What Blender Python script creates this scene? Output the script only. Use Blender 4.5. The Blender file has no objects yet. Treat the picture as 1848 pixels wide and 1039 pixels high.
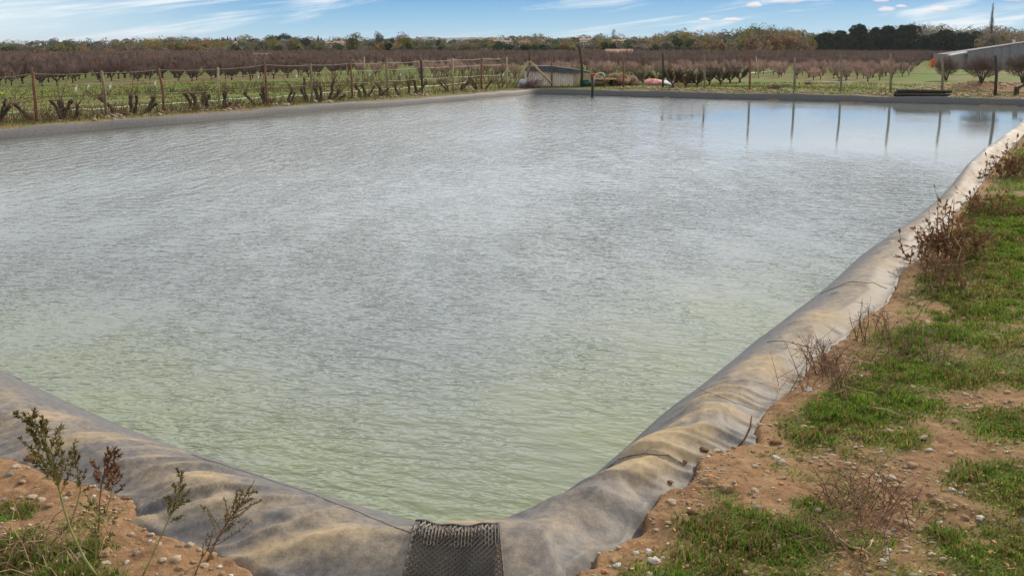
import bpy, bmesh, math, random
import numpy as np
from mathutils import Vector, Matrix, noise as mn

random.seed(7)
rng = np.random.default_rng(11)
scene = bpy.context.scene
COL = scene.collection
R = math.radians

# ------------------------------------------------------------------ camera model
F, CX, CY, H = 1800.0, 924.0, 346.0, 2.15      # the photograph is the lower part of a taller frame
PITCH = math.atan((CY - 75.0) / F)
CP, SP = math.cos(PITCH), math.sin(PITCH)


def fwd_down(v):
    y = (CY - v) / F
    return CP + y * SP, SP - y * CP


def P(u, v, z=0.0):
    """ground point of height z that is seen at photo position (u, v)"""
    f, d = fwd_down(v)
    t = (H - z) / d
    return ((u - CX) / F * t, f * t)


def at(u, v, Y):
    """world point at distance Y ahead seen at photo position (u, v)"""
    f, d = fwd_down(v)
    return Vector(((u - CX) / F * Y / f, Y, H - Y * d / f))


def proj(x, y, z):
    dz = z - H
    d = y * CP - dz * SP
    up = y * SP + dz * CP
    return CX + F * x / d, CY - F * up / d


# ------------------------------------------------------------------ numeric noise
def vnoise(x, y, seed=0):
    x = np.asarray(x, float); y = np.asarray(y, float)
    ix = np.floor(x).astype(np.int64); iy = np.floor(y).astype(np.int64)
    fx = x - ix; fy = y - iy
    fx = fx * fx * (3 - 2 * fx); fy = fy * fy * (3 - 2 * fy)

    def hsh(a, b):
        h = (a * 374761393 + b * 668265263 + seed * 974711) & 0xffffffff
        h = ((h ^ (h >> 13)) * 1274126177) & 0xffffffff
        h = h ^ (h >> 16)
        return h / 4294967295.0
    a = hsh(ix, iy); b = hsh(ix + 1, iy); c = hsh(ix, iy + 1); d = hsh(ix + 1, iy + 1)
    return (a * (1 - fx) + b * fx) * (1 - fy) + (c * (1 - fx) + d * fx) * fy


def fbm(x, y, seed=0, octv=4, gain=0.5):
    x = np.asarray(x, float); y = np.asarray(y, float)
    s = 0; a = 1; t = 0
    for k in range(octv):
        s = s + a * vnoise(x * 2 ** k + 17.3 * k, y * 2 ** k - 9.1 * k, seed + k * 31)
        t += a; a *= gain
    return s / t


def smooth(a, b, x):
    t = np.clip((np.asarray(x, float) - a) / (b - a), 0, 1)
    return t * t * (3 - 2 * t)


# ------------------------------------------------------------------ pond outline
PIX = [(38, 686), (120, 724), (192, 757), (270, 787), (345, 815), (400, 833), (500, 868), (570, 889), (640, 911),
       (690, 926), (752, 945), (800, 951), (850, 953), (900, 946), (949, 933), (998, 911), (1040, 884), (1096, 841),
       (1145, 798), (1184, 760), (1226, 724), (1259, 699), (1350, 627), (1451, 550), (1501, 509), (1555, 461),
       (1588, 440), (1639, 404), (1686, 366), (1734, 318), (1763, 294), (1811, 257), (1848, 222)]
FARPIX = [(1800, 191), (1700, 188), (1500, 183.5), (1300, 179), (1200, 176.5), (1100, 173.5), (1030, 171.5), (985, 170.5),
          (955, 171.5), (920, 175.5), (780, 187.5), (620, 200.5), (460, 214), (310, 227), (150, 240), (0, 253.5)]
near_pts = [P(u, v) for u, v in PIX]
far_pts = [P(u, v) for u, v in FARPIX]


def isect(p, q, r, s):
    d1 = np.subtract(q, p); d2 = np.subtract(s, r)
    m = np.array([[d1[0], -d2[0]], [d1[1], -d2[1]]])
    k = np.linalg.solve(m, np.subtract(r, p))
    return np.array(p) + k[0] * d1


def round_corner(c, pa, pb, r):
    a = np.subtract(pa, c); a = a / np.linalg.norm(a)
    b = np.subtract(pb, c); b = b / np.linalg.norm(b)
    out = []
    for k in range(7):
        t = k / 6
        out.append(tuple((1 - t) ** 2 * (c + a * r) + 2 * t * (1 - t) * c + t * t * (c + b * r)))
    return out


cr = isect(near_pts[-8], near_pts[-1], far_pts[2], far_pts[0])          # right corner
cl = isect(near_pts[0], near_pts[5], far_pts[-1], far_pts[-5])          # left corner
outline = near_pts + round_corner(cr, near_pts[-1], far_pts[0], 0.9) + far_pts + round_corner(cl, far_pts[-1], near_pts[0], 1.2)


def catmull(pts, closed=True, sub=8):
    pts = np.array(pts, float); n = len(pts); out = []
    for i in range(n):
        p0, p1, p2, p3 = pts[(i - 1) % n], pts[i], pts[(i + 1) % n], pts[(i + 2) % n]
        k = max(2, int(np.linalg.norm(p2 - p1) / 0.12))
        k = min(k, 40)
        for j in range(k):
            t = j / k
            # limit the tangents so that unequal spacing does not overshoot
            L = np.linalg.norm(p2 - p1)
            m1 = (p2 - p0); m1 = m1 / (np.linalg.norm(m1) + 1e-9) * L * 0.9
            m2 = (p3 - p1); m2 = m2 / (np.linalg.norm(m2) + 1e-9) * L * 0.9
            h00 = 2 * t ** 3 - 3 * t ** 2 + 1; h10 = t ** 3 - 2 * t ** 2 + t
            h01 = -2 * t ** 3 + 3 * t ** 2; h11 = t ** 3 - t ** 2
            out.append(h00 * p1 + h10 * m1 + h01 * p2 + h11 * m2)
    return np.array(out)


W = catmull(outline)
WA = W; WB = np.roll(W, -1, axis=0)
seglen = np.linalg.norm(WB - WA, axis=1)
cum = np.concatenate([[0], np.cumsum(seglen)])
PER = cum[-1]
area = 0.5 * np.sum(WA[:, 0] * WB[:, 1] - WB[:, 0] * WA[:, 1])   # >0 = counter-clockwise


from mathutils import kdtree as _kd, bvhtree as _bv
TREE = _kd.KDTree(len(W))
for _i, _p in enumerate(W):
    TREE.insert((_p[0], _p[1], 0), _i)
TREE.balance()
SGN = 1.0 if area > 0 else -1.0


def sdist(x, y):
    """signed distance outside the waterline and arc position"""
    x = np.asarray(x, float).ravel(); y = np.asarray(y, float).ravel()
    find = TREE.find; n = len(W)
    k = np.fromiter((find((a, b, 0))[1] for a, b in zip(x.tolist(), y.tolist())), np.int64, len(x))
    best = None
    for off in (-1, 0):
        i = (k + off) % n
        ax, ay = WA[i, 0], WA[i, 1]; dx = WB[i, 0] - ax; dy = WB[i, 1] - ay
        l2 = dx * dx + dy * dy + 1e-12
        t = np.clip(((x - ax) * dx + (y - ay) * dy) / l2, 0, 1)
        qx = x - ax - t * dx; qy = y - ay - t * dy
        d = np.hypot(qx, qy); arc = cum[i] + t * seglen[i]
        sg = np.where((dx * (y - ay) - dy * (x - ax)) * SGN > 0, -1.0, 1.0)
        if best is None:
            best = (d, arc, sg)
        else:
            m = d < best[0]
            best = tuple(np.where(m, p, q) for p, q in zip((d, arc, sg), best))
    return best[0] * best[2], best[1]


EDGE = [(0, 819), (31, 824), (77, 843), (150, 868), (215, 886), (250, 905), (246, 940), (284, 959), (307, 966), (346, 982),
        (372, 986), (422, 1005), (461, 1032), (500, 1060), (1045, 1050), (1053, 1039), (1060, 1023), (1078, 990), (1109, 976), (1161, 955), (1164, 928), (1182, 912),
        (1184, 902), (1226, 889), (1246, 873), (1252, 837), (1275, 826), (1334, 808), (1363, 798), (1357, 772), (1370, 749),
        (1400, 720), (1425, 707), (1445, 671), (1497, 624), (1533, 593), (1601, 541), (1611, 515), (1621, 491), (1657, 461),
        (1690, 420), (1738, 366), (1774, 319), (1811, 275), (1846, 236)]
ep = np.array([P(u, v, 0.21) for u, v in EDGE])
eS, eT = sdist(ep[:, 0], ep[:, 1])
xs = [(0, .72), (PER, .72)]
o = np.argsort(eT); tt = eT[o]; ss = np.clip(eS[o], 0.35, 2.1)
# far sides: a plain 0.72 m wide collar
near_lo, near_hi = None, None
_, tcorner = sdist([cr[0]], [cr[1]])
_, tleft = sdist([cl[0]], [cl[1]])
ctlT = np.concatenate([tt, [tcorner[0] - 1.0, tcorner[0] + 1.0, tleft[0] - 1.0]])
ctlS = np.concatenate([ss, [0.7, 0.56, 0.56]])
oo = np.argsort(ctlT); ctlT = ctlT[oo]; ctlS = ctlS[oo]


def edge_w(t):
    t = np.asarray(t, float) % PER
    return np.interp(t, ctlT, ctlS, period=PER) + 0.035 * (fbm(t * 3.1, t * 0 + 3, 5, 4) - .5)


# arc position of the near corner, for the folds
_, tnc = sdist([P(825, 953)[0]], [P(825, 953)[1]])
TNC = tnc[0]


def arc_gap(t):
    d = np.abs((np.asarray(t) % PER) - TNC)
    return np.minimum(d, PER - d)


def edge_z(t):
    return .195 - .02 * smooth(9, 16, arc_gap(t))


def fold_u(t, s):
    g = (np.asarray(t) - TNC + PER / 2) % PER - PER / 2
    return g - .55 * np.clip(s, 0, 2) * np.tanh(g / .35)


def fold_of(t, s):
    return 1.05 - np.sqrt(.012 + (2 * vnoise(fold_u(t, s) * 12 + 2.2 * fbm(np.asarray(t) * 1.6, s * 1.4, 4, 2), s * 1.1, 8) - 1) ** 2)


def liner_z(s, t, se):
    s = np.asarray(s, float); t = np.asarray(t, float)
    g_ = smooth(9, 16, arc_gap(t))
    hc = 0.26 - .03 * g_ + 0.04 * (fbm(t * .7, t * 0, 3, 2) - .5)
    zo = edge_z(t)
    q = s / se
    qp = .70 - .46 * g_
    up = hc * np.sin(np.clip(q / qp, 0, 1) * math.pi / 2)
    dn = hc - (hc - zo) * np.where(q > qp, ((np.clip(q, 0, 1) - qp) / (1 - qp)) ** 2 * (3 - 2 * (np.clip(q, 0, 1) - qp) / (1 - qp)), 0) - 0.55 * np.clip(s - se, 0, 9)
    z = np.where(q < qp, up, dn)
    z = np.where(s < 0, 0.5 * s, z)
    # bulges and folds
    w = smooth(-.3, .15, s) * (1 - smooth(0.95, 1.15, q))
    z = z + w * 0.035 * (fbm(t * .9, s * .8, 21, 2) - .5)
    far = smooth(7, 30, arc_gap(t))
    z = z + w * far * (0.05 * (fbm(t * .8 + s * .6, s * 1.1, 27, 2) - .5) + .035 * smooth(.1, .5, q) * ((1 - np.abs(vnoise(t * 1.5 + .8 * s + 1.2 * fbm(t * .5, s, 28, 2), s * .8, 29) - .5) * 2) ** 3 - .25))
    g = arc_gap(t)
    fold = fold_of(t, s)
    fold2 = 1.08 - np.sqrt(.03 + (2 * vnoise(fold_u(t, s) * 19 + 1.5 * fbm(t * 1.7, s * 2, 14, 2), s * 2.0, 9) - 1) ** 2)
    amp = (1 - smooth(0.6, 3.2, g)) * smooth(.15, .65, q) * (1 - smooth(.98, 1.2, q))
    z = z + amp * .72 * (.45 + .9 * vnoise(t * 2.7, s * 1.5, 15)) * ((0.046 + .03 * (1 - smooth(.5, 1.6, g))) * (fold ** 3.0 - .25) + 0.011 * (fold2 ** 3 - .25))
    amp2 = smooth(.1, .5, q) * (1 - smooth(.95, 1.15, q))
    dim = smooth(.74, .93, vnoise(t * 6.5, s * 6.5, 12))
    dim2 = smooth(.66, .9, vnoise(t * 2.6 + 5, s * 4.5, 18))
    z = z + amp2 * (0.012 * dim - 0.016 * dim2 + 0.012 * (fbm(t * 3.5, s * 3.5, 33, 3) - .5))
    return z


def terrain(x, y, full=False):
    x = np.asarray(x, float); y = np.asarray(y, float); shp = x.shape
    xf = x.ravel(); yf = y.ravel()
    s = np.empty(len(xf)); t = np.empty(len(xf))
    dist = np.hypot(xf, yf)
    nearm = dist < 88
    s[nearm], t[nearm] = sdist(xf[nearm], yf[nearm])
    # beyond 75 m distance to the pond centre is close enough
    c = W.mean(axis=0)
    s[~nearm] = np.hypot(xf[~nearm] - c[0], yf[~nearm] - c[1]) - 22
    t[~nearm] = 0
    se = edge_w(t)
    zl = np.where(s > 0, 0.37, 0.5 * s)
    m = nearm & (s < 2.5)
    if m.any():
        zl[m] = liner_z(s[m], t[m], se[m])
    out = edge_z(t) + .03 + 0.07 * smooth(0, 1.4, s - se) - 0.042 * np.clip(s - 3.5, 0, 26.0)
    out = out - 4.6 * smooth(150, 380, dist) - 75 * smooth(520, 2600, dist)
    near = 1 - smooth(11, 30, dist)
    out = out + near * (0.10 * (fbm(xf * 1.1, yf * 1.1, 41, 4) - .5) + 0.045 * (fbm(xf * 6, yf * 6, 43, 3) - .5)
                        + 0.010 * (fbm(xf * 26, yf * 26, 44, 2) - .5))
    out = out + (1 - near) * 0.22 * (fbm(xf * .13, yf * .13, 45, 3) - .5) * smooth(2, 10, s)
    # spoil heap by the right end of the far bank
    out = out + 0.42 * np.exp(-(((xf - HEAP[0]) / 2.6) ** 2 + ((yf - HEAP[1]) / 1.0) ** 2)) * (0.7 + .6 * fbm(xf * 1.7, yf * 1.7, 47, 3))
    k = smooth(-0.03, 0.035, s - se)
    z = np.where(s < 2.5, (zl - 0.09) * (1 - k) + out * k, out)
    if full:
        return z.reshape(shp), s.reshape(shp), t.reshape(shp), se.reshape(shp)
    return z.reshape(shp)


HEAP = P(1800, 162, 0.2)


def gz(x, y):
    return float(terrain(np.array([x]), np.array([y]))[0])


BV = {}


def bvh_of(key, ob):
    me = ob.data
    BV[key] = _bv.BVHTree.FromPolygons([tuple(v.co) for v in me.vertices], [tuple(p.vertices) for p in me.polygons])


def ray(key, u, v):
    f, d = fwd_down(v)
    dr = Vector(((u - CX) / F, f, -d)).normalized()
    hit = BV[key].ray_cast(Vector((0, 0, H)), dr, 5000)
    return (hit[0], hit[1])


def on_ground(u, v):
    """the place on the ground seen at photo position (u, v)"""
    p = ray('ground', u, v)[0]
    if p is None:
        x, y = P(u, v, -.8); return Vector((x, y, gz(x, y)))
    return p


# ------------------------------------------------------------------ mesh builder
class MB:
    def __init__(self):
        self.v = []; self.f = []

    def tube(self, pts, rad, sides=6, cap=True):
        pts = [Vector(p) for p in pts]; n = len(pts)
        if not hasattr(rad, '__len__'):
            rad = [rad] * n
        base = len(self.v)
        ref = None
        for i, p in enumerate(pts):
            d = (pts[min(i + 1, n - 1)] - pts[max(i - 1, 0)])
            if d.length < 1e-9:
                d = Vector((0, 0, 1))
            d.normalize()
            if ref is None:
                ref = Vector((1, 0, 0)) if abs(d.x) < .8 else Vector((0, 1, 0))
            a = (ref - d * ref.dot(d))
            if a.length < 1e-6:
                a = d.orthogonal()
            a.normalize(); ref = a
            b = d.cross(a)
            for k in range(sides):
                an = 2 * math.pi * k / sides
                self.v.append(p + (a * math.cos(an) + b * math.sin(an)) * rad[i])
        for i in range(n - 1):
            for k in range(sides):
                k2 = (k + 1) % sides
                self.f.append((base + i * sides + k, base + i * sides + k2, base + (i + 1) * sides + k2, base + (i + 1) * sides + k))
        if cap and sides > 2:
            self.f.append(tuple(base + k for k in reversed(range(sides))))
            self.f.append(tuple(base + (n - 1) * sides + k for k in range(sides)))
        return self

    def box(self, c, size, rot=0.0, tilt=None):
        m = Matrix.Rotation(rot, 3, 'Z')
        if tilt is not None:
            m = m @ Matrix.Rotation(tilt[0], 3, tilt[1])
        b = len(self.v)
        for sx in (-.5, .5):
            for sy in (-.5, .5):
                for sz in (-.5, .5):
                    self.v.append(Vector(c) + m @ Vector((sx * size[0], sy * size[1], sz * size[2])))
        for q in ((0, 1, 3, 2), (4, 6, 7, 5), (0, 4, 5, 1), (2, 3, 7, 6), (0, 2, 6, 4), (1, 5, 7, 3)):
            self.f.append(tuple(b + i for i in q))
        return self

    def quad(self, a, b, c, d):
        i = len(self.v)
        self.v += [Vector(a), Vector(b), Vector(c), Vector(d)]
        self.f.append((i, i + 1, i + 2, i + 3))
        return self

    def leaf(self, p, d, n, L, Wd):
        d = Vector(d).normalized(); s = d.cross(Vector(n))
        if s.length < 1e-4:
            s = d.orthogonal()
        s.normalize(); p = Vector(p)
        i = len(self.v)
        self.v += [p, p + d * L * .5 + s * Wd * .5, p + d * L, p + d * L * .5 - s * Wd * .5]
        self.f.append((i, i + 1, i + 2, i + 3))
        return self

    def poly(self, pts):
        i = len(self.v)
        self.v += [Vector(p) for p in pts]
        self.f.append(tuple(range(i, i + len(pts))))
        return self

    def prism(self, pts, vec):
        """closed prism from a polygon swept along vec"""
        n = len(pts); i = len(self.v); vec = Vector(vec)
        self.v += [Vector(p) for p in pts] + [Vector(p) + vec for p in pts]
        self.f.append(tuple(reversed(range(i, i + n))))
        self.f.append(tuple(range(i + n, i + 2 * n)))
        for k in range(n):
            k2 = (k + 1) % n
            self.f.append((i + k, i + k2, i + n + k2, i + n + k))
        return self

    def mesh(self, name):
        me = bpy.data.meshes.new(name)
        me.from_pydata([tuple(p) for p in self.v], [], self.f)
        me.update()
        return me

    def build(self, name, mat, parent=None, smooth_=False, origin=None):
        if origin is not None:
            og = Vector(origin)
            self.v = [Vector(p) - og for p in self.v]
        me = self.mesh(name)
        if smooth_:
            me.polygons.foreach_set('use_smooth', [True] * len(me.polygons))
        me.materials.append(mat)
        ob = bpy.data.objects.new(name, me)
        COL.objects.link(ob)
        if origin is not None:
            ob.location = origin
        if parent is not None:
            ob.parent = parent
        return ob


def np_mesh(name, verts, faces, mat, smooth_=True, attrs=None, colors=None):
    """verts (n,3), faces (m,k) arrays -> object"""
    me = bpy.data.meshes.new(name)
    n, m = len(verts), len(faces); k = faces.shape[1]
    me.vertices.add(n); me.vertices.foreach_set('co', np.asarray(verts, np.float32).ravel())
    me.loops.add(m * k); me.loops.foreach_set('vertex_index', np.asarray(faces, np.int32).ravel())
    me.polygons.add(m)
    me.polygons.foreach_set('loop_start', np.arange(0, m * k, k, dtype=np.int32))
    me.update(calc_edges=True)
    me.polygons.foreach_set('use_smooth', np.full(m, smooth_))
    for nm, arr in (attrs or {}).items():
        a = me.attributes.new(nm, 'FLOAT', 'POINT'); a.data.foreach_set('value', np.asarray(arr, np.float32).ravel())
    for nm, arr in (colors or {}).items():
        a = me.attributes.new(nm, 'FLOAT_COLOR', 'POINT')
        a.data.foreach_set('color', np.column_stack([arr, np.ones(len(arr))]).astype(np.float32).ravel())
    me.validate()
    me.materials.append(mat)
    ob = bpy.data.objects.new(name, me); COL.objects.link(ob)
    return ob


def tag(o, label=None, cat=None, group=None, kind=None):
    if label: o['label'] = label
    if cat: o['category'] = cat
    if group: o['group'] = group
    if kind: o['kind'] = kind
    return o


def thing(name, label, cat, loc=(0, 0, 0), rz=0.0, group=None):
    o = bpy.data.objects.new(name, None); COL.objects.link(o)
    o.empty_display_size = .2
    o.location = loc; o.rotation_euler = (0, 0, rz)
    return tag(o, label, cat, group)


CHILD = {}


def copy_tree(o, kids):
    c = o.copy(); COL.objects.link(c)
    for ch in kids:
        d = ch.copy(); COL.objects.link(d); d.parent = c
    return c


# ------------------------------------------------------------------ materials
def mat(name, col, rough=.8, var=.25, scale=8.0, col2=None, bump=0.0, bscale=40.0, spec=.3, metal=0.0, rnd=0.0, stretch=None, space='Object'):
    m = bpy.data.materials.new(name); m.use_nodes = True
    nt = m.node_tree; N = nt.nodes; L = nt.links
    b = N['Principled BSDF']
    b.inputs['Roughness'].default_value = rough
    b.inputs['Specular IOR Level'].default_value = spec
    b.inputs['Metallic'].default_value = metal
    tc = N.new('ShaderNodeTexCoord')
    src = tc.outputs[space]
    if stretch:
        mp = N.new('ShaderNodeMapping'); mp.inputs['Scale'].default_value = stretch
        L.new(src, mp.inputs['Vector']); src = mp.outputs[0]
    nz = N.new('ShaderNodeTexNoise'); nz.inputs['Scale'].default_value = scale; nz.inputs['Detail'].default_value = 6
    L.new(src, nz.inputs['Vector'])
    cr_ = N.new('ShaderNodeValToRGB')
    c2 = col2 or tuple(c * (1 - var) for c in col)
    c1 = tuple(min(1, c * (1 + var * .6)) for c in col) if col2 is None else col
    cr_.color_ramp.elements[0].position = .35; cr_.color_ramp.elements[0].color = (*c2, 1)
    cr_.color_ramp.elements[1].position = .65; cr_.color_ramp.elements[1].color = (*c1, 1)
    L.new(nz.outputs['Fac'], cr_.inputs[0])
    out = cr_.outputs[0]
    if rnd:
        oi = N.new('ShaderNodeObjectInfo'); hs = N.new('ShaderNodeHueSaturation')
        mr = N.new('ShaderNodeMapRange'); mr.inputs['To Min'].default_value = 1 - rnd; mr.inputs['To Max'].default_value = 1 + rnd
        L.new(oi.outputs['Random'], mr.inputs['Value']); L.new(mr.outputs[0], hs.inputs['Value']); L.new(out, hs.inputs['Color'])
        out = hs.outputs[0]
    L.new(out, b.inputs['Base Color'])
    if bump:
        n2 = N.new('ShaderNodeTexNoise'); n2.inputs['Scale'].default_value = bscale; n2.inputs['Detail'].default_value = 5
        L.new(src, n2.inputs['Vector'])
        bp = N.new('ShaderNodeBump'); bp.inputs['Strength'].default_value = bump; bp.inputs['Distance'].default_value = .02
        L.new(n2.outputs['Fac'], bp.inputs['Height']); L.new(bp.outputs[0], b.inputs['Normal'])
    return m


def leaf_mat(name, attr=None, col=(.08, .1, .03), var=.35, trans=.35, scale=1.5, rnd=0.0):
    """leaf faces: diffuse with some light passing through"""
    m = bpy.data.materials.new(name); m.use_nodes = True
    nt = m.node_tree; N = nt.nodes; L = nt.links
    for n in list(N):
        if n.type != 'OUTPUT_MATERIAL': N.remove(n)
    outn = [n for n in N if n.type == 'OUTPUT_MATERIAL'][0]
    geo = N.new('ShaderNodeNewGeometry')
    nz = N.new('ShaderNodeTexNoise'); nz.inputs['Scale'].default_value = scale; nz.inputs['Detail'].default_value = 3
    tc = N.new('ShaderNodeTexCoord'); L.new(tc.outputs['Object'], nz.inputs['Vector'])
    mr = N.new('ShaderNodeMapRange'); mr.inputs['From Min'].default_value = .3; mr.inputs['From Max'].default_value = .7
    mr.inputs['To Min'].default_value = 1 - var; mr.inputs['To Max'].default_value = 1 + var
    L.new(nz.outputs['Fac'], mr.inputs['Value'])
    mr2 = N.new('ShaderNodeMapRange'); mr2.inputs['To Min'].default_value = .75; mr2.inputs['To Max'].default_value = 1.25
    L.new(geo.outputs['Random Per Island'], mr2.inputs['Value'])
    mul = N.new('ShaderNodeMath'); mul.operation = 'MULTIPLY'
    L.new(mr.outputs[0], mul.inputs[0]); L.new(mr2.outputs[0], mul.inputs[1])
    hs = N.new('ShaderNodeHueSaturation')
    L.new(mul.outputs[0], hs.inputs['Value'])
    if rnd:
        oi = N.new('ShaderNodeObjectInfo')
        m3 = N.new('ShaderNodeMapRange'); m3.inputs['To Min'].default_value = .5 - rnd; m3.inputs['To Max'].default_value = .5 + rnd
        L.new(oi.outputs['Random'], m3.inputs['Value']); L.new(m3.outputs[0], hs.inputs['Hue'])
    if attr:
        a = N.new('ShaderNodeAttribute'); a.attribute_name = attr; L.new(a.outputs['Color'], hs.inputs['Color'])
    else:
        hs.inputs['Color'].default_value = (*col, 1)
    d = N.new('ShaderNodeBsdfDiffuse'); t = N.new('ShaderNodeBsdfTranslucent'); mx = N.new('ShaderNodeMixShader')
    mx.inputs[0].default_value = trans
    L.new(hs.outputs[0], d.inputs[0]); L.new(hs.outputs[0], t.inputs[0])
    L.new(d.outputs[0], mx.inputs[1]); L.new(t.outputs[0], mx.inputs[2]); L.new(mx.outputs[0], outn.inputs[0])
    return m


class NT:
    """small helper for hand-wired materials"""
    def __init__(self, name):
        self.m = bpy.data.materials.new(name); self.m.use_nodes = True
        self.nt = self.m.node_tree; self.N = self.nt.nodes; self.L = self.nt.links
        self.b = self.N['Principled BSDF']

    def n(self, t, **kw):
        x = self.N.new(t)
        for k, v in kw.items():
            setattr(x, k, v)
        return x

    def noise(self, vec, scale, detail=4, rough=.5, dist=0.0):
        x = self.n('ShaderNodeTexNoise'); x.inputs['Scale'].default_value = scale; x.inputs['Detail'].default_value = detail
        x.inputs['Roughness'].default_value = rough; x.inputs['Distortion'].default_value = dist
        self.L.new(vec, x.inputs['Vector']); return x.outputs['Fac']

    def rng(self, v, a, b, c=0.0, d=1.0):
        x = self.n('ShaderNodeMapRange')
        x.interpolation_type = 'SMOOTHSTEP'
        for k, q in zip(('From Min', 'From Max', 'To Min', 'To Max'), (a, b, c, d)):
            x.inputs[k].default_value = q
        self.L.new(v, x.inputs['Value']); return x.outputs[0]

    def math(self, op, a, b=None, clamp=False):
        x = self.n('ShaderNodeMath', operation=op, use_clamp=clamp)
        for i, q in enumerate((a, b)):
            if q is None: continue
            if isinstance(q, (int, float)): x.inputs[i].default_value = q
            else: self.L.new(q, x.inputs[i])
        return x.outputs[0]

    def mix(self, f, a, b):
        x = self.n('ShaderNodeMix', data_type='RGBA')
        for i, q in ((0, f), (6, a), (7, b)):
            if isinstance(q, (int, float)): x.inputs[i].default_value = q
            elif isinstance(q, tuple): x.inputs[i].default_value = (*q, 1)
            else: self.L.new(q, x.inputs[i])
        return x.outputs[2]

    def mapping(self, vec, scale=(1, 1, 1), rot=(0, 0, 0)):
        if any(rot):      # turn first, then stretch
            x = self.n('ShaderNodeMapping'); x.inputs['Rotation'].default_value = rot
            self.L.new(vec, x.inputs['Vector']); vec = x.outputs[0]
        x = self.n('ShaderNodeMapping'); x.inputs['Scale'].default_value = scale
        self.L.new(vec, x.inputs['Vector']); return x.outputs[0]

    def attr(self, name):
        x = self.n('ShaderNodeAttribute'); x.attribute_name = name; return x.outputs['Fac']

    def bump(self, h, strength, dist, prev=None):
        x = self.n('ShaderNodeBump'); x.inputs['Strength'].default_value = strength; x.inputs['Distance'].default_value = dist
        self.L.new(h, x.inputs['Height'])
        if prev is not None: self.L.new(prev, x.inputs['Normal'])
        return x.outputs[0]


# ground: bare reddish earth near the pond, mown grass further out
def ground_material():
    q = NT('earth_and_grass')
    pos = q.n('ShaderNodeNewGeometry').outputs['Position']
    n1 = q.noise(pos, 1.3, 6, .6); n2 = q.noise(pos, 14, 6, .65); n3 = q.noise(pos, 70, 4, .6)
    soil = q.mix(q.rng(n1, .35, .65), (.255, .142, .072), (.16, .084, .042))
    soil = q.mix(q.rng(n2, .4, .75), soil, (.31, .195, .105))
    soil = q.mix(q.rng(n2, .25, .42, 1, 0), soil, (.12, .058, .03))
    soil = q.mix(q.math('MULTIPLY', q.rng(n3, .58, .72), .6), soil, (.42, .31, .2))
    soil = q.mix(q.math('MULTIPLY', q.rng(n3, .25, .4, 1, 0), .5), soil, (.1, .05, .028))
    g1 = q.noise(pos, .22, 4, .6); g2 = q.noise(pos, 2.4, 5, .7)
    st = q.mapping(pos, (.035, .42, 1), (0, 0, R(-53)))
    g3 = q.noise(st, 1.0, 4, .6)
    grass = q.mix(q.rng(g2, .35, .68), (.072, .118, .016), (.128, .168, .030))
    grass = q.mix(q.math('MULTIPLY', q.rng(g1, .5, .66), .6), grass, (.17, .13, .055))
    grass = q.mix(q.math('MULTIPLY', q.rng(g3, .47, .62), .8), grass, (.20, .13, .07))
    g4 = q.noise(pos, 7, 5, .75)
    grass = q.mix(q.math('MULTIPLY', q.rng(g4, .5, .68), .65), grass, (.055, .085, .012))
    grass = q.mix(q.math('MULTIPLY', q.rng(g4, .33, .46, 1, 0), .5), grass, (.24, .2, .075))
    turf = q.mix(q.rng(n2, .35, .6), (.10, .10, .03), (.07, .11, .018))
    turf = q.mix(q.math('MULTIPLY', q.rng(n3, .5, .7), .5), turf, (.2, .12, .06))
    c = q.mix(q.attr('turf'), soil, turf)
    c = q.mix(q.attr('field'), c, grass)
    q.L.new(c, q.b.inputs['Base Color'])
    q.b.inputs['Roughness'].default_value = .95; q.b.inputs['Specular IOR Level'].default_value = .15
    nb = q.bump(n2, .7, .03); nb = q.bump(n3, .6, .008, nb)
    q.L.new(nb, q.b.inputs['Normal'])
    return q.m


def liner_material():
    q = NT('dusty_grey_liner')
    tc = q.n('ShaderNodeTexCoord').outputs['Object']
    dust = q.attr('dust')
    n1 = q.noise(tc, 2.3, 5, .6, .4); n2 = q.noise(tc, 22, 6, .7); n3 = q.noise(tc, 130, 3, .6)
    f = q.math('ADD', dust, q.math('MULTIPLY', q.math('SUBTRACT', n1, .5), 1.0))
    f = q.math('ADD', f, q.math('MULTIPLY', q.math('SUBTRACT', n2, .5), .55))
    f = q.math('ADD', f, q.math('MULTIPLY', q.math('SUBTRACT', n3, .5), .55))
    f = q.rng(f, .10, 1.05)
    grey = q.mix(q.rng(n2, .3, .7), (.090, .085, .087), (.150, .140, .137))
    tan = q.mix(q.rng(n2, .3, .7), (.37, .265, .145), (.47, .35, .20))
    c = q.mix(q.math('MULTIPLY', f, .92), grey, tan)
    sp = q.n('ShaderNodeSeparateXYZ'); q.L.new(q.n('ShaderNodeNewGeometry').outputs['Position'], sp.inputs[0])
    wet = q.rng(q.math('ADD', sp.outputs[2], q.math('MULTIPLY', q.math('SUBTRACT', n1, .5), .06)), .012, .05, .55, 0)
    c = q.mix(wet, c, (.045, .045, .04))
    q.L.new(c, q.b.inputs['Base Color'])
    q.L.new(q.rng(f, 0, 1, .58, .85), q.b.inputs['Roughness'])
    q.b.inputs['Specular IOR Level'].default_value = .2
    nb = q.bump(n2, .25, .01); nb = q.bump(n3, .2, .003, nb)
    q.L.new(nb, q.b.inputs['Normal'])
    return q.m


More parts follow.
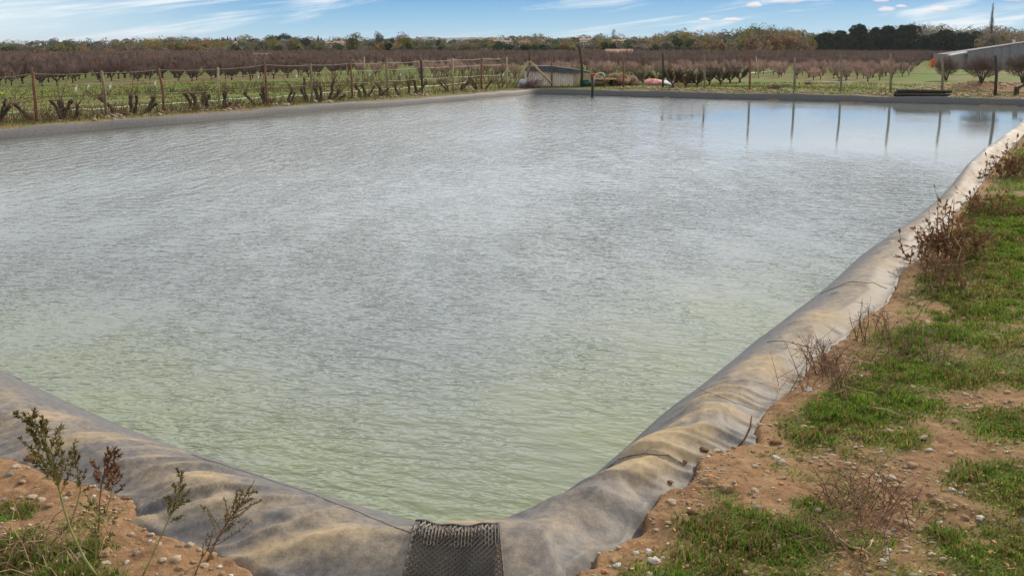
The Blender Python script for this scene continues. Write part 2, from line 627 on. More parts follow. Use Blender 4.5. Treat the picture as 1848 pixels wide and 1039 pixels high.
def water_material():
    q = NT('rippled_pond_water')
    pos = q.n('ShaderNodeNewGeometry').outputs['Position']
    shal = q.attr('shallow')
    big = q.noise(pos, .16, 3, .5)
    deep = q.mix(q.rng(big, .4, .62), (.130, .146, .140), (.152, .167, .154))
    shal = q.math('MULTIPLY', shal, q.rng(q.noise(pos, 1.1, 4, .6), .25, .7, .55, 1.0))
    c = q.mix(shal, deep, (.180, .205, .072))
    q.L.new(c, q.b.inputs['Base Color'])
    q.b.inputs['Roughness'].default_value = .05
    q.b.inputs['IOR'].default_value = 1.333
    q.b.inputs['Specular IOR Level'].default_value = .5
    # ripples: several sizes, crests across the wind; the slope is taken over a fixed 1 cm step so that
    # distant ripples keep their full steepness
    gust = q.rng(q.noise(q.mapping(pos, (1, .45, 1), (0, 0, R(20))), .22, 3, .55), .36, .64, .45, 1.25)
    calm = q.attr('calm'); opn = q.attr('open')
    amp = q.math('MULTIPLY', gust, q.math('SUBTRACT', 1.0, q.math('MULTIPLY', calm, .94)))
    grp = q.rng(q.noise(q.mapping(pos, (1.5, .5, 1), (0, 0, R(-10))), 1.4, 3, .6), .3, .7, .5, 1.4)

    def height(p):
        w1 = q.noise(q.mapping(p, (1.0, 2.1, 1), (0, 0, R(20))), 3.4, 2, .5, .3)
        w2 = q.noise(q.mapping(p, (1.0, 1.9, 1), (0, 0, R(15))), 9.0, 2, .55, .2)
        w3 = q.noise(q.mapping(p, (1.0, 1.6, 1), (0, 0, R(10))), 24.0, 1, .5, 0)
        wf = q.noise(q.mapping(p, (5.5, 1.5, 1), (0, 0, R(8))), 1.0, 2, .6, .3)
        h = q.math('ADD', q.math('MULTIPLY', w1, .026), q.math('MULTIPLY', grp, q.math('ADD', q.math('MULTIPLY', w2, .0145), q.math('MULTIPLY', w3, .0042))))
        return q.math('ADD', h, q.math('MULTIPLY', q.math('MULTIPLY', wf, q.math('MULTIPLY', opn, q.math('SUBTRACT', 1.0, calm))), .075))

    def shifted(dx, dy):
        v = q.n('ShaderNodeVectorMath', operation='ADD'); q.L.new(pos, v.inputs[0]); v.inputs[1].default_value = (dx, dy, 0)
        return v.outputs[0]
    E = .010
    h0 = height(pos); hx = height(shifted(E, 0)); hy_ = height(shifted(0, E))
    sxn = q.math('MULTIPLY', q.math('MULTIPLY', q.math('SUBTRACT', h0, hx), 1 / E), amp)
    syn = q.math('MULTIPLY', q.math('MULTIPLY', q.math('SUBTRACT', h0, hy_), 1 / E), amp)
    cmb = q.n('ShaderNodeCombineXYZ'); q.L.new(sxn, cmb.inputs[0]); q.L.new(syn, cmb.inputs[1]); cmb.inputs[2].default_value = 1
    nrm = q.n('ShaderNodeVectorMath', operation='NORMALIZE'); q.L.new(cmb.outputs[0], nrm.inputs[0])
    q.L.new(nrm.outputs[0], q.b.inputs['Normal'])
    return q.m


M = {}
M['ground'] = ground_material(); M['liner'] = liner_material(); M['water'] = water_material()
M['seam'] = mat('dark_seam', (.085, .075, .068), .7)
M['net'] = mat('black_plastic_net', (.030, .028, .027), .45, col2=(.075, .05, .032), scale=9, spec=.5)
M['post_grey'] = mat('weathered_post', (.26, .20, .13), .85, .4, 6, bump=.5, bscale=30, stretch=(6, 6, .6))
M['post_pale'] = mat('pale_post', (.42, .33, .20), .85, .35, 6, bump=.5, bscale=30, stretch=(6, 6, .6))
M['post_red'] = mat('reddish_post', (.22, .105, .06), .85, .35, 6, bump=.5, bscale=30, stretch=(6, 6, .6))
M['post_dark'] = mat('dark_post', (.065, .048, .036), .85, .35, 6, bump=.5, bscale=30, stretch=(6, 6, .6))
M['wire'] = mat('fence_wire', (.20, .18, .16), .5, metal=.3)
M['vine'] = mat('vine_bark', (.10, .07, .047), .95, .5, 14, bump=.9, bscale=45)
M['trunk'] = mat('orchard_bark', (.085, .062, .042), .95, .4, 12, bump=.6)
M['twig'] = mat('reddish_twigs', (.19, .122, .102), .85, .35, 3, rnd=.18)
M['twig_pink'] = mat('pinkish_twigs', (.42, .285, .235), .85, .35, 3, rnd=.25)
M['twig_dark'] = mat('dark_brown_twigs', (.105, .07, .045), .9, .35, 3, rnd=.12)
M['stone_pale'] = mat('pale_stone', (.42, .33, .225), .8, .3, 12, bump=.4)
M['stone_tan'] = mat('tan_stone', (.36, .23, .125), .8, .35, 12, bump=.5)
M['stone_orange'] = mat('orange_stone', (.40, .18, .07), .75, .3, 12, bump=.4)
M['stone_grey'] = mat('grey_stone', (.235, .205, .17), .8, .3, 12, bump=.4)
M['stone_white'] = mat('white_quartz', (.52, .48, .42), .7, .15, 12, bump=.3)
M['gravel'] = mat('mixed_gravel', (.50, .40, .28), .85, col2=(.24, .15, .085), scale=25)
M['blade'] = leaf_mat('grass_blades', 'tint', var=.25, trans=.45, scale=3)
M['weed_green'] = leaf_mat('green_weed_leaves', None, (.125, .13, .035), .35, .3, 20)
M['weed_brown'] = leaf_mat('dry_weed_leaves', None, (.20, .105, .055), .4, .25, 14)
M['weed_olive'] = leaf_mat('seeding_weed_leaves', None, (.155, .12, .045), .4, .3, 14)
M['stem_green'] = mat('green_stems', (.26, .27, .09), .7, .3, 20)
M['stem_dry'] = mat('dry_stems', (.21, .12, .07), .85, .4, 20)
M['stem_straw'] = mat('straw_stems', (.36, .25, .13), .85, .4, 20)
M['wood_leaf'] = leaf_mat('mixed_woodland', 'tint', var=.3, trans=.25, scale=.25)

# ------------------------------------------------------------------ ground sheet
az_in = np.arange(-37, 37.01, .125)
az_out = np.concatenate([np.arange(40, 321, 4.0)])
az = np.radians(np.concatenate([az_in, az_out]))
vs = np.concatenate([np.arange(2600, 1300, -60), np.arange(1300, 300, -2.4), np.arange(300, 95, -1.6)])
rr = []
for v in vs:
    f, d = fwd_down(v)
    if f > 0.02:
        rr.append((H - .3) * f / d)
rr = np.array(rr); rr = rr[rr > .25]
rr = np.unique(np.concatenate([[0.02], rr, np.arange(20, 60, .3), np.geomspace(rr.max() * 1.03, 9000, 45)]))
A_, R_ = np.meshgrid(az, rr)
gx = (R_ * np.sin(A_)); gy = (R_ * np.cos(A_))
gzv, gs, gt, gse = terrain(gx, gy, True)

# where the grass grows near the pond: (photo u, v, radius in m, density)
PATCH = [(1230, 1000, .28, .8), (1330, 930, .30, 1), (1400, 950, .28, 1), (1190, 1020, .25, .7), (1440, 1030, .22, .8), (1300, 1010, .35, .8),
         (1300, 860, .10, .7), (1480, 890, .15, .7), (1400, 770, .28, .55), (1470, 745, .35, .7), (1520, 720, .4, .9), (1570, 690, .45, 1), (1480, 690, .25, .6),
         (1600, 770, .22, .8), (1640, 640, .5, .9), (1580, 620, .35, .8), (1660, 570, .6, 1), (1740, 540, .6, .9), (1640, 520, .5, .9), (1700, 470, .8, 1), (1780, 440, 1.0, 1),
         (1840, 400, 1.2, 1), (1800, 360, 1.2, 1), (1830, 320, 1.5, 1), (1850, 280, 2.0, 1), (1800, 600, .5, .7), (1840, 650, .45, .8), (1850, 760, .35, .9), (1830, 860, .3, 1), (1800, 960, .3, 1),
         (1845, 1000, .35, 1), (1780, 990, .18, .7), (1700, 720, .2, .6), (1650, 760, .12, .5), (1560, 950, .16, .5), (1620, 1020, .2, .4), (1690, 900, .12, .5), (1540, 860, .12, .4),
         (1720, 660, .3, .7), (1560, 560, .25, .5), (1850, 540, .6, .9), (1850, 470, .9, .9), (1760, 500, .6, .9), (1680, 540, .5, .8), (1720, 580, .45, .7), (1790, 560, .5, .7), (1610, 600, .3, .8), (1560, 650, .4, .8), (1420, 800, .2, .4), (1540, 780, .3, .45), (1480, 820, .2, .4),
         (10, 880, .14, .9), (35, 925, .10, .6), (150, 970, .22, .9), (200, 990, .2, .9), (30, 1000, .28, 1), (90, 1030, .3, 1), (215, 990, .12, .6), (145, 905, .12, .5), (0, 960, .2, .8),
         (120, 1010, .22, .8)]
patch_w = [(*P(u, v, .33), r, d) for u, v, r, d in PATCH]


def turf_density(x, y, s, se):
    d = np.zeros(np.shape(x))
    for px, py, r, k in patch_w:
        q = np.hypot((x - px), (y - py)) / r
        d = np.maximum(d, k * (1 - smooth(.35, 1.25, q)))
    n = fbm(x * 3.5, y * 3.5, 61, 4)
    n2 = fbm(x * 11, y * 11, 63, 3)
    far = smooth(10, 20, np.hypot(x, y))
    d = np.maximum(d, far * .9)
    d = d * smooth(.30, .56, n * .6 + n2 * .4 + .12 * d) + .02
    d = d * smooth(.02, .40, s - se + .25 * (n - .5) * 2)
    return np.clip(d, 0, 1)


turf = turf_density(gx, gy, gs, gse)
fieldv = smooth(17, 29, np.hypot(gx, gy)) * smooth(.7, 1.6, gs)
heap_m = np.exp(-(((gx - HEAP[0]) / 3.4) ** 2 + ((gy - HEAP[1]) / 1.5) ** 2))
fieldv = fieldv * (1 - smooth(.22, .5, heap_m + .35 * (fbm(gx * 1.5, gy * 1.5, 66, 3) - .5)))
turf = turf * (1 - smooth(.22, .5, heap_m))
na, nr = len(az), len(rr)
idx = np.arange(na * nr).reshape(nr, na)
a0 = idx[:-1, :]; a1 = idx[1:, :]
fc = np.stack([a0, np.roll(a0, -1, 1), np.roll(a1, -1, 1), a1], axis=-1).reshape(-1, 4)[:, ::-1]
ground = np_mesh('ground', np.column_stack([gx.ravel(), gy.ravel(), gzv.ravel()]), fc, M['ground'], True,
                 {'turf': turf.ravel(), 'field': fieldv.ravel()})
tag(ground, 'reddish stony earth and green field round the pond', 'ground', kind='structure')

# ------------------------------------------------------------------ liner
tl = []
t = 0.0
pw = np.array([W[:, 0], W[:, 1]])


def W_at(t):
    t = np.asarray(t) % PER
    Wc = np.vstack([W, W[:1]])
    return np.interp(t, cum, Wc[:, 0]), np.interp(t, cum, Wc[:, 1])


while t < PER:
    x, y = W_at(t)
    d = math.hypot(x, y)
    tl.append(t)
    t += max(.009, min(.12, .0026 * d))
tl = np.array(tl)
wx, wy = W_at(tl)
# smoothed outward normals
ex, ey = W_at(tl + .55); bx_, by_ = W_at(tl - .55)
nx = (ey - by_); ny = -(ex - bx_)
if area < 0:
    nx, ny = -nx, -ny
ln = np.hypot(nx, ny); nx /= ln; ny /= ln
sew = edge_w(tl)
qs = np.concatenate([np.linspace(-2.6, -.1, 9), np.linspace(-.04, 1.08, 104), [1.18, 1.32]])
lv = []; dust = []
pxs = []; pys = []
for q in qs:
    s = np.where(q < 0, q, q * sew)
    pxs.append(wx + nx * s); pys.append(wy + ny * s)
pxs = np.array(pxs); pys = np.array(pys)
S2 = np.array([np.where(q < 0, q, q * sew) for q in qs]); T2 = np.tile(tl, (len(qs), 1)); E2 = np.tile(sew, (len(qs), 1))
lz = liner_z(S2, T2, E2)
Q2 = np.tile(qs[:, None], (1, len(tl)))
fgrad = np.gradient(lz, axis=0)
distc = np.hypot(pxs, pys)
nearf = 1 - smooth(22, 44, distc)
ridge = fold_of(T2 + .02, S2)
cornerf = 1 - smooth(.6, 3.2, arc_gap(T2))
dust = (-.07 + (.54 - .06 * cornerf) * smooth(.15, .6, Q2) * (1 - smooth(.78, 1.02, Q2) * .55) * nearf
        + cornerf * .85 * (ridge ** 4 - .20) * smooth(.25, .5, Q2) * smooth(.25, .6, vnoise(T2 * 3.1, S2 * 3, 36)) + .1 * smooth(.85, 1.0, Q2) + .05 * (1 - nearf) * smooth(.45, .6, Q2))
n_t, n_q = len(tl), len(qs)
idx = np.arange(n_t * n_q).reshape(n_q, n_t)
a0 = idx[:-1]; a1 = idx[1:]
fc = np.stack([a0, a1, np.roll(a1, -1, 1), np.roll(a0, -1, 1)], -1).reshape(-1, 4)
if area > 0:
    fc = fc[:, ::-1]
fc = fc[:, ::-1]
liner = np_mesh('pond_liner', np.column_stack([pxs.ravel(), pys.ravel(), lz.ravel()]), fc, M['liner'], True, {'dust': dust.ravel()})
tag(liner, 'dusty grey plastic liner draped over the bank around the pond', 'pond liner')


bvh_of('ground', ground)
bvh_of('liner', liner)


def liner_pt(u, v, lift=.004):
    """point on the liner seen at (u, v)"""
    p, n = ray('liner', u, v)
    if p is None or p.z < -.05:
        x, y = P(u, v, .0); return Vector((x, y, lift))
    if n.z < 0: n = -n
    return p + n * lift


def seam(pix, r=.0035, name='seam'):
    pts = []
    for (u0, v0), (u1, v1) in zip(pix[:-1], pix[1:]):
        for k in range(10):
            pts.append(liner_pt(u0 + (u1 - u0) * k / 10, v0 + (v1 - v0) * k / 10 + .6 * math.sin(k * .63 + u0), .002))
    pts.append(liner_pt(*pix[-1], .002))
    MB().tube(pts, r * .42, 5).build(name, M['seam'], liner)


seam([(745, 963), (690, 942), (640, 921), (556, 889), (480, 864), (400, 838), (345, 820)], .003)
seam([(1092, 848), (1120, 826), (1160, 818), (1205, 821), (1235, 838)], .0035)
seam([(1480, 531), (1530, 509), (1575, 510), (1601, 521)], .005)
seam([(1384, 617), (1410, 615), (1440, 621), (1465, 628)], .004)
seam([(1262, 702), (1290, 712), (1330, 728), (1375, 742)], .0022)

# ------------------------------------------------------------------ water
ww = []
step = W[::2]
wxx, wyy = W_at(np.arange(0, PER, .25))
tn = np.arange(0, PER, .25)
ex, ey = W_at(tn + .2); bx_, by_ = W_at(tn - .2)
nx2 = (ey - by_); ny2 = -(ex - bx_)
if area < 0:
    nx2, ny2 = -nx2, -ny2
l2 = np.hypot(nx2, ny2); nx2 /= l2; ny2 /= l2
# rings from the shore inwards, so that depth can be stored per vertex
cen = W.mean(axis=0)
b0 = np.column_stack([wxx, wyy])
wv = [np.column_stack([wxx + nx2 * .1, wyy + ny2 * .1]), b0]
for k in list(1 - np.geomspace(.004, .12, 14)) + list(np.linspace(.85, .04, 23)) + [.0004]:
    wv.append(cen + (b0 - cen) * k)
wv = np.array(wv); nk, nn = wv.shape[:2]
flat = wv.reshape(-1, 2)
s_, t_ = sdist(flat[:, 0], flat[:, 1])
shallow = (1 - smooth(0, 2.2, -s_)) * (1 - smooth(2.5, 8, np.hypot(flat[:, 0] + .2, flat[:, 1] - 4.4)))
shallow = np.clip(shallow * .68, 0, 1)
pu, pv = proj(flat[:, 0], flat[:, 1], 0 * flat[:, 0])
c0 = np.array(P(1640, 240)); c1 = np.array(P(1330, 215)); c2 = np.array(P(1560, 380))
calm = np.zeros(len(flat))
for cc, rad in ((c0, 9.0), (c1, 4.0), (np.array(P(1800, 205)), 9.0), (np.array(P(1500, 205)), 6.0)):
    calm = np.maximum(calm, 1 - smooth(.3, 1.3, np.hypot(flat[:, 0] - cc[0], flat[:, 1] - cc[1]) / rad))
idx = np.arange(nk * nn).reshape(nk, nn)
a0 = idx[:-1]; a1 = idx[1:]
fc = np.stack([a0, np.roll(a0, -1, 1), np.roll(a1, -1, 1), a1], -1).reshape(-1, 4)
if area < 0:
    fc = fc[:, ::-1]
water = np_mesh('water', np.column_stack([flat, 0 * s_]), fc, M['water'], True, {'shallow': shallow, 'calm': calm, 'open': smooth(5, 20, np.hypot(flat[:, 0], flat[:, 1] - 3.6))})
tag(water, 'rippled grey green water filling the lined pond', 'water', kind='structure')

# ------------------------------------------------------------------ plastic net mat over the liner
mb = MB()
c_tl, c_tr, c_br, c_bl = (751, 946), (900, 950), (912, 1075), (722, 1075)
NU, NV = 16, 13


def net_pt(a, b, lift):
    u = (c_tl[0] * (1 - a) + c_tr[0] * a) * (1 - b) + (c_bl[0] * (1 - a) + c_br[0] * a) * b
    v = (c_tl[1] * (1 - a) + c_tr[1] * a) * (1 - b) + (c_bl[1] * (1 - a) + c_br[1] * a) * b
    v += 8 * math.sin(math.pi * a) * (1 - b)
    return liner_pt(u, v, lift)


grid = {}
for i in range(NU + 1):
    for j in range(NV + 1):
        grid[i, j] = net_pt(i / NU, j / NV, .012 + .004 * math.sin(i * 1.1 + j * .3))
for i in (0, NU):
    mb.tube([grid[i, j] + Vector((0, 0, .005 * (j % 2))) for j in range(NV + 1)], .0045, 4)
mb.tube([grid[i, 0] + Vector((0, 0, .006)) for i in range(NU + 1)], .005, 5)
for k in range(26):
    a = (k + .5) / 26
    mb.tube([net_pt(a, j * .06, .015) for j in range(0, 6)], [.004, .004, .0036, .003, .0022, .0012], 4)
for d in (0, 1):
    for st in range(-NV, NU + 1):
        pts = []
        for j in range(NV + 1):
            i = st + j if d == 0 else st + NV - j
            if 0 <= i <= NU:
                pts.append(grid[i, j] + Vector((0, 0, .006 if d else .001)))
        if len(pts) > 1:
            mb.tube(pts, .0027, 4)
net = mb.build('net_mat', M['net'])
tag(net, 'black plastic net mat hanging over the liner at the near corner', 'net mat')
#--MORE--
# ------------------------------------------------------------------ camera, sun, sky
cam = bpy.data.cameras.new('camera'); cam.sensor_width = 36; cam.lens = 36 * F / 1848
cam.clip_start = .05; cam.clip_end = 20000
co = bpy.data.objects.new('camera', cam); COL.objects.link(co)
cam.shift_y = -(519.5 - CY) / 1848
co.location = (0, 0, H); co.rotation_euler = (math.pi / 2 - PITCH, 0, 0)
scene.camera = co

SUN_AZ, SUN_EL = 43.0, 31.0      # degrees right of the view direction, above the horizon
sd = Vector((math.sin(R(SUN_AZ)) * math.cos(R(SUN_EL)), math.cos(R(SUN_AZ)) * math.cos(R(SUN_EL)), math.sin(R(SUN_EL))))
sun = bpy.data.lights.new('sun', 'SUN'); sun.energy = 4.0; sun.angle = R(2.5); sun.color = (1, .88, .71)
so = bpy.data.objects.new('sun', sun); COL.objects.link(so)
so.rotation_euler = (-sd).to_track_quat('-Z', 'Y').to_euler()

world = bpy.data.worlds.new('World'); scene.world = world; world.use_nodes = True
nt = world.node_tree; N = nt.nodes; L = nt.links
bg = N['Background']; bg.inputs['Strength'].default_value = .1


def wmath(op, a, b=None, clamp=False):
    x = N.new('ShaderNodeMath'); x.operation = op; x.use_clamp = clamp
    for i, q in enumerate((a, b)):
        if q is None: continue
        if isinstance(q, (int, float)): x.inputs[i].default_value = q
        else: L.new(q, x.inputs[i])
    return x.outputs[0]


def wmix(f, a, b):
    x = N.new('ShaderNodeMix'); x.data_type = 'RGBA'
    for i, q in ((0, f), (6, a), (7, b)):
        if isinstance(q, (int, float)): x.inputs[i].default_value = q
        elif isinstance(q, tuple): x.inputs[i].default_value = (*q, 1)
        else: L.new(q, x.inputs[i])
    return x.outputs[2]


def wrng(v, a, b, c=0.0, d=1.0):
    x = N.new('ShaderNodeMapRange'); x.interpolation_type = 'SMOOTHSTEP'
    for k, q in zip(('From Min', 'From Max', 'To Min', 'To Max'), (a, b, c, d)):
        x.inputs[k].default_value = q
    L.new(v, x.inputs['Value']); return x.outputs[0]


sky = N.new('ShaderNodeTexSky'); sky.sky_type = 'NISHITA'; sky.sun_disc = False
sky.sun_elevation = R(SUN_EL); sky.sun_rotation = R(SUN_AZ); sky.air_density = 1.0; sky.dust_density = .6; sky.ozone_density = 2.0
tc = N.new('ShaderNodeTexCoord')
sx = N.new('ShaderNodeSeparateXYZ'); L.new(tc.outputs['Generated'], sx.inputs[0])
azim = wmath('ARCTAN2', sx.outputs[0], sx.outputs[1])          # radians right of +Y
elev = wmath('ARCSINE', sx.outputs[2])


def wnoise(sa, se_, scale, detail, seed, shear=0.0, dist=0.0, rough=.55):
    c = N.new('ShaderNodeCombineXYZ')
    L.new(wmath('MULTIPLY', azim, sa), c.inputs[0])
    L.new(wmath('ADD', wmath('MULTIPLY', elev, se_), wmath('MULTIPLY', azim, shear)), c.inputs[1])
    c.inputs[2].default_value = seed
    n = N.new('ShaderNodeTexNoise'); n.inputs['Scale'].default_value = scale; n.inputs['Detail'].default_value = detail
    n.inputs['Distortion'].default_value = dist; n.inputs['Roughness'].default_value = rough
    L.new(c.outputs[0], n.inputs['Vector']); return n.outputs['Fac']


# clear blue between the clouds
low = wmix(wrng(elev, 0.0, .055), (3.4, 6.5, 8.7), (.85, 3.7, 7.5))
low = wmix(wrng(azim, -.60, -.20, 1, 0), low, (8.2, 9.7, 10.2))
blue = wmix(wrng(elev, .05, .5), low, (1.6, 3.4, 6.6))
blue = wmix(.12, blue, sky.outputs[0])
# thin streaks of high cloud near the horizon
ci = wnoise(1.0, 9.0, 3.4, 7, 3.1, -1.1, .9)
ci2 = wnoise(1.0, 14.0, 8.0, 6, 8.7, -1.6, .6)
streak = wmath('ADD', wmath('MULTIPLY', ci, .7), wmath('MULTIPLY', ci2, .3))
c = wmix(wmath('MULTIPLY', wrng(streak, .48, .62), .95), blue, (8.9, 9.6, 10.0))
# higher up a thin grey-white deck
deck = wnoise(2.4, 1.5, 2.2, 6, 5.0, .1, .3)
dk = wmix(wrng(deck, .35, .65), (4.8, 5.5, 6.2), (10.4, 10.6, 10.6))
c = wmix(wmath('MULTIPLY', wrng(elev, .055, .15), wrng(deck, .22, .5, .72, .96)), c, dk)
vd = N.new('ShaderNodeVectorMath'); vd.operation = 'DOT_PRODUCT'; L.new(tc.outputs['Generated'], vd.inputs[0]); vd.inputs[1].default_value = (math.sin(R(2)) * math.cos(R(40)), math.cos(R(2)) * math.cos(R(40)), math.sin(R(40)))
c = wmix(wmath('MULTIPLY', wrng(vd.outputs['Value'], .68, .92, 0, .88), wrng(elev, .05, .11)), c, (15.2, 15.4, 15.7))  # bright cloud added above the view, apart from the sun, for silver water sheen
# small fair-weather clouds low on the right
PUFF = [(1360, 10, 15, 7), (1425, 2, 26, 8), (1600, 18, 15, 7), (1691, 18, 18, 7), (1322, 36, 18, 5), (1273, 36, 12, 4), (1838, 0, 28, 5), (1590, 2, 16, 4), (1627, 12, 10, 3)]
pn = wnoise(1, 1.5, 90, 5, 2.0)
for u, v, ru, rv in PUFF:
    a0_ = math.atan2((u - CX) / F, fwd_down(v)[0])
    f_, d_ = fwd_down(v)
    e0_ = math.atan2(-d_, math.hypot(f_, (u - CX) / F))
    da = wmath('DIVIDE', wmath('SUBTRACT', azim, a0_), ru / F * .92)
    de = wmath('DIVIDE', wmath('SUBTRACT', elev, e0_), rv / F)
    # flat base: the lower half falls off faster
    de = wmath('MULTIPLY', de, wmath('ADD', 1.0, wmath('MULTIPLY', wmath('LESS_THAN', de, 0.0), .7)))
    q = wmath('ADD', wmath('MULTIPLY', da, da), wmath('MULTIPLY', de, de))
    q = wmath('SUBTRACT', q, wmath('MULTIPLY', wmath('SUBTRACT', pn, .5), 2.4))
    shade = wmix(wrng(de, -.7, .3), (6.2, 6.3, 7.2), (9.6, 9.0, 9.0))
    c = wmix(wrng(q, .25, 1.15, .85 if v > 5 else .7, 0), c, shade)
L.new(c, bg.inputs['Color'])
scene.view_settings.view_transform = 'Standard'; scene.view_settings.look = 'None'
scene.view_settings.exposure = 0.0; scene.view_settings.gamma = 1.0
scene.cycles.max_bounces = 8; scene.cycles.transparent_max_bounces = 8
scene.cycles.caustics_reflective = False; scene.cycles.caustics_refractive = False
scene.cycles.use_denoising = True

# thin autumn air over the plain
hz_m = bpy.data.materials.new('thin_haze'); hz_m.use_nodes = True
hn = hz_m.node_tree.nodes; hl = hz_m.node_tree.links
hn.remove(hn['Principled BSDF'])
pv = hn.new('ShaderNodeVolumePrincipled'); pv.inputs['Color'].default_value = (.80, .86, .95, 1); pv.inputs['Density'].default_value = .0001
pv.inputs['Anisotropy'].default_value = .2
hl.new(pv.outputs[0], [n for n in hn if n.type == 'OUTPUT_MATERIAL'][0].inputs['Volume'])
hz = MB().box((0, 2500, -26), (9000, 9000, 118)).build('haze', hz_m); tag(hz, 'thin pale haze over the plain', 'haze', kind='stuff')
scene.cycles.volume_bounces = 0
# ------------------------------------------------------------------ fences
def ring_point(u, s_off, tmin, tmax):
    """point of the line s_off outside the waterline (arc range tmin..tmax) that is seen at column u"""
    best = None
    for t_ in np.arange(tmin, tmax, .05):
        x, y = W_at(t_)
        xa, ya = W_at(t_ + .4); xb, yb = W_at(t_ - .4)
        n = np.array([ya - yb, -(xa - xb)]); n = n / np.linalg.norm(n)
        if area < 0: n = -n
        px, py = x + n[0] * s_off, y + n[1] * s_off
        q = abs(proj(px, py, .2)[0] - u)
        if best is None or q < best[0]:
            best = (q, px, py)
    return best[1], best[2]


_, ta = sdist([P(0, 253.5)[0]], [P(0, 253.5)[1]]); _, tb = sdist([P(965, 171)[0]], [P(965, 171)[1]])
_, tc_ = sdist([P(1030, 171.5)[0]], [P(1030, 171.5)[1]])
tL = sorted([float(ta[0]), float(tb[0])]); tR = sorted([float(tc_[0]), float(tcorner[0])])
pA = np.array(P(0, 253.5)); pB = np.array(P(965, 171)); dL = (pB - pA) / np.linalg.norm(pB - pA)
pC = np.array(P(1030, 171.5)); pD = np.array(cr); dR = (pD - pC) / np.linalg.norm(pD - pC)
nL = np.array([-dL[1], dL[0]]); nR = np.array([-dR[1], dR[0]])
if np.dot(nL, pA - cen) < 0: nL = -nL
if np.dot(nR, pC - cen) < 0: nR = -nR


def line_pt(side, u, off):
    """point on the straight fence line (off metres outside the water) seen at column u"""
    p0, d, n = (pA, dL, nL) if side == 'left' else (pC, dR, nR)
    o_ = p0 + n * off
    lo, hi = -12.0, 60.0
    for _ in range(60):
        m = (lo + hi) / 2; q = o_ + d * m
        if q[1] < 2 or proj(q[0], q[1], .2)[0] < u: lo = m
        else: hi = m
    q = o_ + d * lo
    return q


def post(parent, u, vtop, side, off, m, r=.045, lean=0.0, label=None, org=None):
    q = line_pt(side, u, off); z0 = gz(*q)
    top = at(u + lean, vtop, q[1]); hh = max(.6, top.z - z0)
    mb = MB()
    jx = random.uniform(-.01, .01)
    pts = [(q[0] - org[0], q[1] - org[1], z0 - .3 - org[2]), (q[0] - org[0] + jx, q[1] - org[1], z0 + hh * .5 - org[2]), (top.x - org[0], top.y - org[1], top.z - org[2] - .02), (top.x - org[0], top.y - org[1], top.z - org[2])]
    mb.tube(pts, [r, r * .95, r * .9, r * .6], 9)
    ob = mb.build('post', M[m], parent, True)
    if label: ob['label'] = label
    return Vector((top.x, top.y, z0)), hh


LEFT_POSTS = [(-75, 140, 'post_grey', 0), (67, 130, 'post_red', -8), (192, 128, 'post_grey', -9), (296, 123, 'post_red', -10), (396, 122, 'post_pale', -3), (482, 114, 'post_red', -4),
              (563, 115, 'post_grey', -3), (636, 112, 'post_red', -4), (699, 111, 'post_grey', -2), (762, 108, 'post_dark', -2), (818, 106, 'post_pale', -1), (869, 104, 'post_red', 1), (914.5, 103, 'post_pale', 0)]
q0 = line_pt('left', 67, 1.35)
lf = thing('trellis_fence', 'post and wire trellis of uneven wooden posts behind the left bank', 'fence', (q0[0], q0[1], gz(*q0)))
lab = {'post_red': 'reddish wooden post', 'post_grey': 'weathered grey post', 'post_pale': 'pale wooden post', 'post_dark': 'dark wooden post'}
lp = []
for u, v, m, ln_ in LEFT_POSTS:
    p, hh = post(lf, u, v, 'left', 1.35, m, random.uniform(.036, .046), ln_, None if m == 'post_grey' else lab[m], lf.location)
    lp.append((p, hh))
for frac, sag in ((.96, .03), (.76, .02), (.44, .03)):
    mb = MB(); pts = []
    for (p, h), (p2, h2) in zip(lp[:-1], lp[1:]):
        for k in range(4):
            t_ = k / 4
            a = Vector((p.x, p.y, p.z + h * frac)); b = Vector((p2.x, p2.y, p2.z + h2 * frac))
            w = a.lerp(b, t_); w.z -= sag * 4 * t_ * (1 - t_); pts.append(w - lf.location)
    mb.tube(pts, .0065, 4); mb.build('wire', M['wire'], lf)

RIGHT_POSTS = [(957, 92, 'post_dark', .04, -2), (995.5, 103, 'post_red', .04, 0), (1050, 84, 'post_dark', .06, -4), (1125, 101, 'post_red', .042, -1), (1196, 97, 'post_dark', .045, 0),
               (1271, 99, 'post_grey', .045, 0), (1352.5, 94, 'post_red', .045, 1), (1433.5, 104, 'post_grey', .05, 1), (1517, 97, 'post_grey', .045, 0), (1606.5, 97, 'post_grey', .05, 1),
               (1699, 103, 'post_grey', .05, 1), (1795.5, 100, 'post_dark', .058, 1), (1905, 100, 'post_dark', .05, 0)]
q0 = line_pt('right', 1271, 1.5)
rf = thing('post_fence', 'long fence of spaced wooden posts along the far bank', 'fence', (q0[0], q0[1], gz(*q0)))
rp = []
for u, v, m, r_, ln_ in RIGHT_POSTS:
    p, hh = post(rf, u, v, 'right', 1.5, m, r_ * .92, ln_, None if m == 'post_grey' else lab[m], rf.location)
    rp.append((p, hh))
for frac in (.95, .55):
    mb = MB(); pts = []
    for (p, h), (p2, h2) in zip(rp[3:-1], rp[4:]):
        for k in range(4):
            t_ = k / 4
            a = Vector((p.x, p.y, p.z + h * frac)); b = Vector((p2.x, p2.y, p2.z + h2 * frac))
            w = a.lerp(b, t_); w.z -= .03 * 4 * t_ * (1 - t_); pts.append(w - rf.location)
    mb.tube(pts, .005, 4); mb.build('wire', M['wire'], rf)

